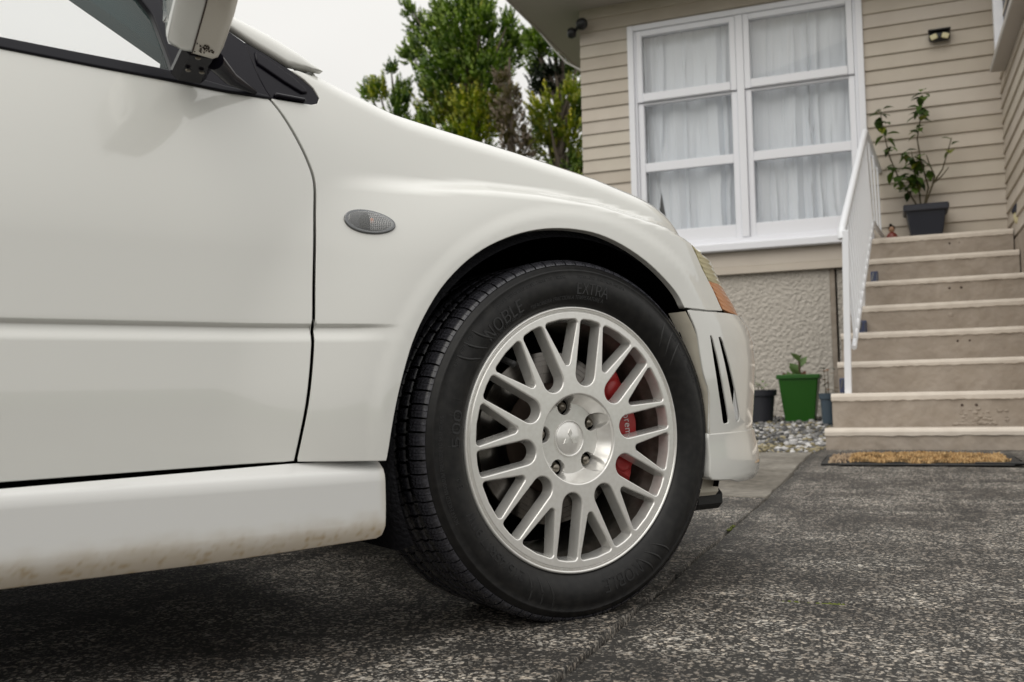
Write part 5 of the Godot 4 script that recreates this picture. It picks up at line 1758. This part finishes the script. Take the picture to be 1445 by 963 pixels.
func build_mirror(car: Node3D) -> void:
	var Mn := Node3D.new(); Mn.name = numbered("door_mirror", car); car.add_child(Mn, true)
	# sections along z (outwards): a rounded shape in x and y
	var base := [Vector2(-0.708, 0.883), Vector2(-0.690, 0.877), Vector2(-0.676, 0.8755), Vector2(-0.660, 0.8735), Vector2(-0.648, 0.872), Vector2(-0.640, 0.876), Vector2(-0.635, 0.886), Vector2(-0.629, 0.925), Vector2(-0.628, 0.955), Vector2(-0.632, 0.990), Vector2(-0.645, 1.010), Vector2(-0.660, 1.022), Vector2(-0.695, 1.026), Vector2(-0.712, 1.020), Vector2(-0.716, 1.000), Vector2(-0.714, 0.940), Vector2(-0.712, 0.895)]
	var ctr := Vector2(-0.665, 0.95)
	var sec := [[0.020, 0.72], [0.026, 0.90], [0.036, 0.98], [0.05, 1.0], [0.09, 1.0], [0.14, 0.99], [0.17, 0.96], [0.195, 0.90], [0.212, 0.78], [0.218, 0.6]]
	for piece in 2:
		# the shell is split along a seam: the frame behind and the cowl in front
		var mb := MB.new()
		var idx: Array = [12, 13, 14, 15, 16, 0, 1, 2] if piece == 0 else [2, 3, 4, 5, 6, 7, 8, 9, 10, 11, 12]
		var rows := []
		for s in sec:
			var row := []
			for k in idx:
				var p: Vector2 = ctr + (base[k] - ctr) * float(s[1])
				if piece == 0: p.y += 0.0015 if k == 2 else 0.0
				var dz: float = s[0] - 0.05
				row.append(Vector3(p.x - 0.14 * dz, p.y + (0.12 * dz if p.y < 0.95 else 0.02 * dz), s[0]))
			rows.append(row)
		var m: int = idx.size()
		for i in rows.size():
			for j in m:
				var u: Vector3 = rows[mini(i + 1, rows.size() - 1)][j] - rows[maxi(i - 1, 0)][j]
				var w: Vector3 = rows[i][mini(j + 1, m - 1)] - rows[i][maxi(j - 1, 0)]
				var n := u.cross(w).normalized()
				var o: Vector3 = rows[i][j] - Vector3(ctr.x, ctr.y, 0.13)
				if n.dot(o) < 0: n = -n
				mb.add(rows[i][j], n)
		for i in rows.size() - 1:
			for j in m - 1: mb.quad(i * m + j, i * m + j + 1, (i + 1) * m + j + 1, (i + 1) * m + j)
		for e in [0, rows.size() - 1]:
			var pts := []
			for p in rows[e]: pts.append(p)
			mb.face(pts, Vector3(0, 0, -1 if e == 0 else 1))
		bpart("mirror_frame" if piece == 0 else "mirror_cowl", mb, M.paint if piece == 0 else M.mirror_under, Mn)
	var seamt := MB.new()
	var sp := []
	for s in sec.slice(2, 8):
		var p: Vector2 = ctr + (base[2] - ctr) * float(s[1])
		var dz: float = s[0] - 0.05
		sp.append(Vector3(p.x - 0.14 * dz, p.y + 0.12 * dz - 0.0004, s[0]))
	seamt.tube(sp, [0.0009], 5)
	bpart("mirror_seam", seamt, M.rust, Mn)
	var flecks := MB.new()
	var rng := RandomNumberGenerator.new(); rng.seed = 3
	for k in 34:
		var t := rng.randfn() * 0.4
		var z := 0.062 + 0.018 * t
		var x := -0.664 + rng.randfn() * 0.0045 + (0.006 if k > 26 else 0.0)
		var y := 0.8742 + 0.12 * (z - 0.05) + (x + 0.655) * -0.095
		flecks.blob(Vector3(x, y - 0.0022, z), Vector3(0.0012, 0.0009, 0.0015) * rng.randf_range(0.5, 1.3), 6, 4)
	var fo := bpart("tar_flecks", flecks, M.rust, Mn)
	tag(fo, "", "", "", "stuff")
	# black arm under the shell, with its screws
	var arm := MB.new()
	arm.box(Vector3(-0.657, 0.8815, -0.015), Vector3(0.050, 0.026, 0.085), 0.009, Basis(Vector3.RIGHT, -0.25))
	arm.tube([Vector3(-0.634, 0.881, 0.005), Vector3(-0.60, 0.874, -0.035), Vector3(-0.552, 0.868, -0.066)], [0.014, 0.011, 0.004], 12)
	bpart("mirror_arm", arm, M.trim, Mn)
	for q in [Vector3(-0.662, 0.8745, 0.022), Vector3(-0.667, 0.8660, -0.010), Vector3(-0.648, 0.8660, -0.010)]:
		var s := MB.new()
		s.blob(q, Vector3(0.0042, 0.0022, 0.0030), 10, 6)
		bpart("screw", s, M.nut, Mn)
	var gl := MB.new()
	gl.box(Vector3(-0.7145, 0.955, 0.135), Vector3(0.003, 0.10, 0.17), 0.001)
	bpart("mirror_glass", gl, M.chrome, Mn)
	var rf := MB.new()
	rf.box(Vector3(-0.637, 0.950, 0.075), Vector3(0.010, 0.060, 0.020), 0.004, Basis(Vector3.BACK, -0.06))
	bpart("mirror_grey_piece", rf, M.smoke, Mn)  # small grey glossy piece on the front of the shell

# ---------------------------------------------------------------- things in the yard
func planter(called: String, label: String, at_: Vector3, top: Vector2, bot: Vector2, h: float, rim: float, m: Material) -> Node3D:
	var P := thing(called, label, "plant pot", at(at_))
	var mb := MB.new()
	var t := [Vector3(-top.x, h, -top.y), Vector3(top.x, h, -top.y), Vector3(top.x, h, top.y), Vector3(-top.x, h, top.y)]
	var bb := [Vector3(-bot.x, 0, -bot.y), Vector3(bot.x, 0, -bot.y), Vector3(bot.x, 0, bot.y), Vector3(-bot.x, 0, bot.y)]
	for i in 4:
		var j := (i + 1) % 4
		var n: Vector3 = (t[i] - bb[i]).cross(bb[j] - bb[i]).normalized()
		if n.dot(bb[i] + bb[j]) < 0: n = -n
		# split the side so that the edges are rounded
		mb.face([bb[i].lerp(bb[j], 0.03), bb[j].lerp(bb[i], 0.03), t[j].lerp(t[i], 0.03), t[i].lerp(t[j], 0.03)], n)
	for i in 4:
		var j := (i + 3) % 4
		var k := (i + 1) % 4
		var c: Vector3 = (bb[i] * Vector3(1, 0, 1)).normalized()
		mb.face([bb[i].lerp(bb[j], 0.03), bb[i].lerp(bb[k], 0.03), t[i].lerp(t[k], 0.03), t[i].lerp(t[j], 0.03)], c)
	bpart("pot", mb, m, P)
	var R := MB.new()
	for q in [[Vector3(0, h, top.y), Vector3(top.x * 2 + rim, rim * 1.6, rim)], [Vector3(0, h, -top.y), Vector3(top.x * 2 + rim, rim * 1.6, rim)], [Vector3(top.x, h, 0), Vector3(rim, rim * 1.58, top.y * 2 - rim)], [Vector3(-top.x, h, 0), Vector3(rim, rim * 1.58, top.y * 2 - rim)]]:
		R.box(q[0], q[1], rim * 0.25)
	bpart("rim", R, m, P)
	var S := MB.new()
	S.face([Vector3(-top.x, h - 0.035, -top.y) * Vector3(0.97, 1, 0.97), Vector3(top.x, h - 0.035, -top.y) * Vector3(0.97, 1, 0.97), Vector3(top.x, h - 0.035, top.y) * Vector3(0.97, 1, 0.97), Vector3(-top.x, h - 0.035, top.y) * Vector3(0.97, 1, 0.97)], Vector3.UP)
	bpart("soil", S, M.soil, P)
	return P

func leaf_shape(mb: MB, p: Vector3, dir: Vector3, up: Vector3, L: float, w: float, col: Color, fold := 0.25) -> void:
	dir = dir.normalized()
	var s := dir.cross(up).normalized()
	var u := s.cross(dir).normalized()
	var prof := [[0.0, 0.04], [0.2, 0.62], [0.45, 1.0], [0.7, 0.72], [1.0, 0.02]]
	var ids := []
	for q in prof:
		var c: Vector3 = p + dir * L * q[0] - u * L * 0.30 * q[0] * q[0]
		var ww: float = w * 0.5 * q[1]
		var row := []
		for e in [-1.0, 0.0, 1.0]:
			row.append(mb.add(c + s * ww * e + u * absf(e) * ww * fold, (u + s * e * -fold).normalized(), col * (0.9 if e == 0.0 else 1.0)))
		ids.append(row)
	for i in ids.size() - 1:
		for e in 2: mb.quad(ids[i][e], ids[i][e + 1], ids[i + 1][e + 1], ids[i + 1][e])

func build_yard() -> void:
	# coir doormat at the foot of the steps
	var D := thing("doormat", "worn tan coir doormat with curling black rubber edge before the bottom step", "doormat", at(Vector3(0.08, 0.030, -5.03)))
	var fn := noise(2.0, 91, FastNoiseLite.TYPE_SIMPLEX, 3)
	var hw := 0.43; var hd := 0.235
	var lift := func(x: float, z: float) -> float:
		var e := pow(absf(x) / hw, 3.0)
		return 0.006 + 0.014 * (1.0 - e) * sm(-hd, -0.05, -z) + 0.016 * maxf(0.0, fn.get_noise_2d(x * 1.2, z)) + 0.010 * sm(0.20, 0.40, x) * sm(0.05, 0.2, z)
	var mb := MB.new()
	var nx := 50; var nz := 14
	for i in nx + 1:
		for j in nz + 1:
			var x := lerpf(-hw, hw, float(i) / nx) ; var z := lerpf(-hd, hd, float(j) / nz)
			z += 0.02 * fn.get_noise_2d(x * 1.5, 4.0) * (1.0 if j == nz else 0.3)
			mb.add(Vector3(x, lift.call(x, z), z), Vector3.UP)
	for i in nx:
		for j in nz: mb.quad(i * (nz + 1) + j, (i + 1) * (nz + 1) + j, (i + 1) * (nz + 1) + j + 1, i * (nz + 1) + j + 1)
	var rim := []
	for i in nx + 1: rim.append(i * (nz + 1) + nz)
	for i in range(nx, -1, -1): rim.append(i * (nz + 1))
	for k in rim.size():
		var p0 := mb.v[rim[k]]; var p1 := mb.v[rim[(k + 1) % rim.size()]]
		var n := (p1 - p0).cross(Vector3.UP).normalized()
		mb.face([p0, p1, p1 - Vector3.UP * 0.012, p0 - Vector3.UP * 0.012], -n)
	bpart("rubber_backing", mb, M.rubber, D)
	mb = MB.new()
	mb.box(Vector3(0.02, 0.004, hd + 0.012), Vector3(0.74, 0.008, 0.03), 0.003, Basis(Vector3.UP, 0.03))
	mb.box(Vector3(0.34, 0.012, hd - 0.004), Vector3(0.22, 0.007, 0.03), 0.003, Basis(Vector3.UP, -0.05))
	bpart("rubber_edge", mb, M.rubber, D)
	mb = MB.new(); mb.has_c = true
	var rng := RandomNumberGenerator.new(); rng.seed = 92
	for k in 5200:
		var x := rng.randf_range(-hw + 0.03, hw - 0.055); var z := rng.randf_range(-hd + 0.02, hd - 0.022)
		if x < -0.30 and rng.randf() < 0.6 + 0.3 * fn.get_noise_2d(x * 4.0, z * 4.0): continue
		var y: float = lift.call(x, z)
		var d := Vector3(rng.randfn() * 0.5, 1.0, rng.randfn() * 0.5 + 0.15).normalized()
		var h := rng.randf_range(0.008, 0.018)
		var v := rng.randf()
		var c := Color(0.38, 0.22, 0.085).lerp(Color(0.66, 0.46, 0.23), v)
		if x < -0.30: c = c.lerp(Color(0.45, 0.36, 0.29), 0.6)
		if fn.get_noise_2d(x * 5.0 + 3.0, z * 5.0) < -0.35: c *= 0.55
		mb.tube([Vector3(x, y, z), Vector3(x, y, z) + d * h], [0.0045, 0.0018], 4, c, false)
	var pile := bpart("coir_pile", mb, M.vc, D)
	tag(pile, "", "", "", "stuff")
	# pots against the plaster base
	var P := planter("plant_pot", "bright green square glazed pot with succulents against the plastered base", Vector3(-0.705, 0.135, -7.80), Vector2(0.150, 0.135), Vector2(0.108, 0.100), 0.345, 0.022, M.pot_green)
	mb = MB.new(); mb.has_c = true
	rng.seed = 93
	for k in 26:
		var a := rng.randf() * TAU
		var e := rng.randf_range(0.5, 1.4)
		var big := k < 7
		var p := Vector3(rng.randf_range(-0.09, 0.09), 0.31, rng.randf_range(-0.08, 0.08)) if not big else Vector3(0.005, 0.34 + 0.02 * k, 0.0)
		var L := rng.randf_range(0.05, 0.10) if not big else 0.105
		var d := Vector3(cos(a) * 0.6, e, sin(a) * 0.6)
		leaf_shape(mb, p, d, Vector3(sin(a), 0.2, cos(a)), L, L * 0.6, Color(0.09, 0.17, 0.04).lerp(Color(0.16, 0.24, 0.09), rng.randf()) if k % 4 != 3 else Color(0.16, 0.06, 0.035), 0.35)
	bpart("succulent", mb, M.leaf, P)
	mb = MB.new()
	mb.tube([Vector3(0, 0.30, 0), Vector3(0.005, 0.36, 0), Vector3(0.0, 0.47, 0.0)], [0.012, 0.012, 0.006], 6)
	mb.tube([Vector3(0.02, 0.30, 0.03), Vector3(0.03, 0.35, 0.03)], [0.008, 0.006], 6)
	bpart("stem", mb, M.stem, P)
	for q in [["plant_pot", "small round black plastic pot just right of the car's bumper", Vector3(-0.985, 0.130, -7.68), M.pot_black, 0.255, 0.082, 0.105], ["plant_pot", "narrow blue-grey pot with withered brown leaves beside the steps", Vector3(-0.462, 0.125, -7.35), M.pot_blue, 0.225, 0.052, 0.064]]:
		var B := thing(q[0], q[1], "plant pot", at(q[2]))
		var h: float = q[4]; var r0: float = q[5]; var r1: float = q[6]
		mb = MB.new()
		mb.lathe([Vector2(r0 * 0.9, 0.0), Vector2(r0, 0.01), Vector2(lerpf(r0, r1, 0.80), h * 0.80), Vector2(r1 * 1.10, h * 0.82), Vector2(r1 * 1.14, h * 0.99), Vector2(r1 * 1.05, h), Vector2(r1 * 1.02, h * 0.93), Vector2(0.0, h * 0.92)], 40, false, Transform3D(Basis(Vector3.RIGHT, -PI / 2), Vector3.ZERO))
		bpart("pot", mb, q[3], B)
		mb = MB.new()
		mb.lathe([Vector2(r1 * 1.0, h * 0.935), Vector2(0.001, h * 0.95)], 24, true, Transform3D(Basis(Vector3.RIGHT, -PI / 2), Vector3.ZERO))
		bpart("soil", mb, M.soil, B)
		mb = MB.new(); mb.has_c = true
		var sm_ := MB.new()
		var tall: bool = q[3] == M.pot_blue
		for k in 12:
			var a := rng.randf() * TAU
			var hh := rng.randf_range(0.02, 0.20 if tall else 0.075)
			var p := Vector3(cos(a) * 0.03, h * 0.95 + hh, sin(a) * 0.03)
			var c := Color(0.10, 0.19, 0.03)
			if tall: c = Color(0.22, 0.10, 0.04) if k % 3 != 0 else Color(0.03, 0.06, 0.03)
			leaf_shape(mb, p, Vector3(cos(a), rng.randf_range(-0.2, 0.9), sin(a)), Vector3.UP, rng.randf_range(0.03, 0.06), 0.028, c)
			if k < 4: sm_.tube([Vector3(cos(a) * 0.02, h * 0.92, sin(a) * 0.02), p], [0.004, 0.002], 5)
		bpart("leaves", mb, M.leaf, B)
		tag(B.get_node("leaves"), "", "", "", "stuff")
		bpart("stem", sm_, M.stem, B)

func build_porch() -> void:
	var top := SH1 + SR * 7.0
	# the big shrub
	var P := planter("potted_shrub", "dark rectangular planter with a leggy lemon shrub at the top of the steps", Vector3(0.262, top, -8.10), Vector2(0.145, 0.13), Vector2(0.108, 0.10), 0.235, 0.034, M.navy)
	P.set_meta("category", "potted plant")
	var o := Vector3(0.262, top, -8.10)
	var rng := RandomNumberGenerator.new(); rng.seed = 71
	var stems := [
		[[0.230, 1.74], [0.150, 1.90], [0.080, 2.02], [0.020, 2.20], [-0.02, 2.42], [-0.033, 2.56]],
		[[0.232, 1.74], [0.222, 1.90], [0.195, 2.05], [0.180, 2.22]],
		[[0.240, 1.74], [0.290, 1.93], [0.245, 2.14], [0.225, 2.32], [0.255, 2.48], [0.277, 2.66]],
		[[0.240, 1.74], [0.325, 1.96], [0.395, 2.06], [0.440, 2.20], [0.469, 2.298]],
		[[0.325, 1.96], [0.335, 2.02], [0.300, 2.12], [0.285, 2.18]],
		[[0.325, 1.96], [0.38, 2.0], [0.44, 2.07]]]
	var lf := MB.new(); lf.has_c = true
	for s in stems:
		var pts := []
		var dz := rng.randf_range(-0.03, 0.06)
		for i in s.size():
			pts.append(Vector3(s[i][0], s[i][1], -8.10 + dz * float(i) / s.size()) - o)
		var mb := MB.new()
		var rad := []
		for i in pts.size(): rad.append(lerpf(0.0085, 0.0035, float(i) / (pts.size() - 1)))
		mb.tube(pts, rad, 6)
		bpart("stem", mb, M.stem, P)
	var leaves := [[-0.033, 2.56, 6], [-0.02, 2.46, 5], [0.0, 2.36, 4], [0.02, 2.26, 3], [0.05, 2.10, 4], [0.08, 2.02, 4], [0.13, 1.94, 5], [0.17, 1.92, 5], [0.18, 2.05, 7], [0.19, 2.14, 6], [0.16, 2.22, 4], [0.277, 2.66, 4], [0.265, 2.56, 5], [0.25, 2.48, 4], [0.235, 2.38, 4], [0.245, 2.12, 5], [0.27, 2.06, 4], [0.469, 2.29, 1], [0.445, 2.23, 2], [0.29, 2.18, 1], [0.20, 1.98, 6], [0.14, 2.02, 3]]
	for q in leaves:
		for k in int(q[2] * 1.5):
			var a := rng.randf() * TAU
			var p := Vector3(q[0] + rng.randf_range(-0.02, 0.02), q[1] + rng.randf_range(-0.035, 0.035), -8.09 + rng.randf_range(-0.03, 0.05)) - o
			var L := rng.randf_range(0.065, 0.11)
			var c := Color(0.022, 0.055, 0.012).lerp(Color(0.10, 0.17, 0.025), rng.randf())
			if rng.randf() < 0.12: c = Color(0.18, 0.20, 0.02)
			leaf_shape(lf, p, Vector3(cos(a), rng.randf_range(-0.7, 0.5), sin(a) * 0.7 + 0.3), Vector3.UP, L, L * 0.66, c, 0.3)
	bpart("leaves", lf, M.leaf, P)
	tag(P.get_node("leaves"), "", "", "", "stuff")
	# small figurine between the railing and the planter
	var F := thing("figurine", "small dark brown garden figurine on the porch edge beside the railing", "ornament", at(Vector3(0.010, top, -7.99)))
	var mb := MB.new()
	var up := Transform3D(Basis(Vector3.RIGHT, -PI / 2), Vector3.ZERO)
	mb.lathe([Vector2(0.044, 0.0), Vector2(0.046, 0.012), Vector2(0.042, 0.03), Vector2(0.030, 0.052), Vector2(0.016, 0.062)], 24, true, up)
	var red := mat(Color(0.16, 0.028, 0.018), 0.4)
	bpart("body", mb, red, F)
	mb = MB.new()
	mb.blob(Vector3(0.0, 0.085, 0.004), Vector3(0.022, 0.026, 0.022), 16, 12)
	bpart("head", mb, mat(Color(0.30, 0.17, 0.10), 0.5), F)
	mb = MB.new()
	mb.blob(Vector3(0.0, 0.094, -0.004), Vector3(0.026, 0.025, 0.024), 16, 12)
	mb.blob(Vector3(-0.006, 0.121, -0.006), Vector3(0.012, 0.010, 0.012), 12, 8)
	bpart("hair", mb, M.black, F)
	# solar sensor lamp on the porch wall
	var L := thing("wall_lamp", "small black solar floodlight with two lamp heads on the porch wall", "wall lamp", at(Vector3(0.425, 3.135, WZ + 0.03)))
	mb = MB.new()
	mb.box(Vector3(0, 0.02, 0.03), Vector3(0.155, 0.075, 0.05), 0.014)
	mb.box(Vector3(0, 0.062, 0.045), Vector3(0.165, 0.012, 0.085), 0.004)
	bpart("housing", mb, M.dark, L)
	for s in [-1.0, 1.0]:
		mb = MB.new()
		mb.box(Vector3(s * 0.042, 0.012, 0.062), Vector3(0.054, 0.044, 0.014), 0.006, Basis(Vector3.BACK, s * -0.35))
		bpart("lamp_face", mb, M.cream, L)
	mb = MB.new()
	mb.blob(Vector3(0, 0.004, 0.066), Vector3(0.012, 0.014, 0.010), 10, 8)
	bpart("sensor", mb, M.dark, L)
	# twin spotlight under the eave at the corner
	var C := thing("spotlight", "black twin ball spotlight under the eave at the house corner", "spotlight", at(Vector3(-2.53, 3.72, WZ + 0.03)))
	mb = MB.new()
	mb.lathe([Vector2(0.0, 0.045), Vector2(0.034, 0.040), Vector2(0.052, 0.02), Vector2(0.054, -0.005), Vector2(0.035, -0.035), Vector2(0.0, -0.04)], 28, true, Transform3D(Basis(Vector3.RIGHT, 0.35), Vector3(0.02, 0.0, 0.10)), 0, TAU, false)
	bpart("lamp_head", mb, M.dark, C)
	mb = MB.new()
	mb.lathe([Vector2(0.0, 0.045), Vector2(0.034, 0.040), Vector2(0.048, 0.02), Vector2(0.050, -0.005), Vector2(0.035, -0.035), Vector2(0.0, -0.04)], 28, true, Transform3D(Basis(Vector3.UP, -1.2), Vector3(-0.095, -0.045, 0.04)), 0, TAU, false)
	bpart("lamp_head", mb, M.dark, C)
	mb = MB.new()
	mb.tube([Vector3(0.02, 0.0, 0.06), Vector3(-0.02, 0.03, 0.02), Vector3(-0.07, -0.02, 0.02)], [0.016], 8)
	bpart("bracket", mb, M.dark, C)
	# cable from the eave to the corner
	mb = MB.new()
	mb.tube([Vector3(-3.07, 3.885, WZ - 0.30), Vector3(-2.90, 3.66, WZ - 0.22), Vector3(-2.75, 3.48, WZ - 0.12), Vector3(-2.575, 3.35, WZ - 0.02)], [0.009], 6)
	var cb := bpart("cable", mb, M.cable, self)
	tag(cb, "thin pale cable slanting from the eave to the house corner", "cable")
	# solar lights on the treads
	for q in [[Vector3(-0.300, SH1 + SR, -6.20), "blue solar step light at the foot of the railing, lowest of three"], [Vector3(-0.198, SH1 + SR * 3.0, -6.90), "blue solar step light half hidden behind the railing's lower end"], [Vector3(-0.120, SH1 + SR * 5.0, -7.46), "blue solar step light highest on the stairs beside the railing"]]:
		var S := thing("step_light", q[1], "solar light", at(q[0]), "solar lights along the railing")
		mb = MB.new()
		mb.box(Vector3(0, 0.050, 0), Vector3(0.052, 0.095, 0.030), 0.006)
		bpart("housing", mb, mat(Color(0.035, 0.045, 0.095), 0.3), S)
		mb = MB.new()
		mb.box(Vector3(-0.012, 0.060, 0.0155), Vector3(0.010, 0.055, 0.004), 0.001, Basis(Vector3.BACK, -0.2))
		mb.box(Vector3(0.015, 0.045, 0.0155), Vector3(0.007, 0.07, 0.004), 0.001, Basis(Vector3.BACK, -0.05))
		bpart("lens", mb, M.smoke, S)
	# pale fitting at the right edge
	var G := thing("wall_fitting", "cream wall fitting with a dark cap at the right edge above the steps", "wall light", at(Vector3(hx(0.935) + 0.015, 1.535, -7.72)))
	mb = MB.new()
	mb.lathe([Vector2(0.030, 0.0), Vector2(0.046, 0.012), Vector2(0.050, 0.06), Vector2(0.048, 0.085)], 28, true, up)
	bpart("bowl", mb, M.cream, G)
	mb = MB.new()
	mb.lathe([Vector2(0.058, 0.080), Vector2(0.062, 0.095), Vector2(0.045, 0.135), Vector2(0.015, 0.165), Vector2(0.0, 0.168)], 28, true, up)
	bpart("cap", mb, M.navy, G)

# fence added unseen behind the viewer to cut side light and mirror in paint
func build_added_fence() -> void:
	var mb: MB
	var F := thing("added_fence", "unseen grey paling fence added behind the camera to dim the car, mirrored in the car's paint", "fence", at(Vector3(0, 0, 7.5)))
	for k in 60:
		mb = MB.new()
		mb.box(Vector3(-7.0 + 0.22 * k, 0.92 + 0.012 * sin(k * 2.3), 0), Vector3(0.205, 1.84, 0.022), 0.003)
		bpart("paling", mb, M.bark, F)
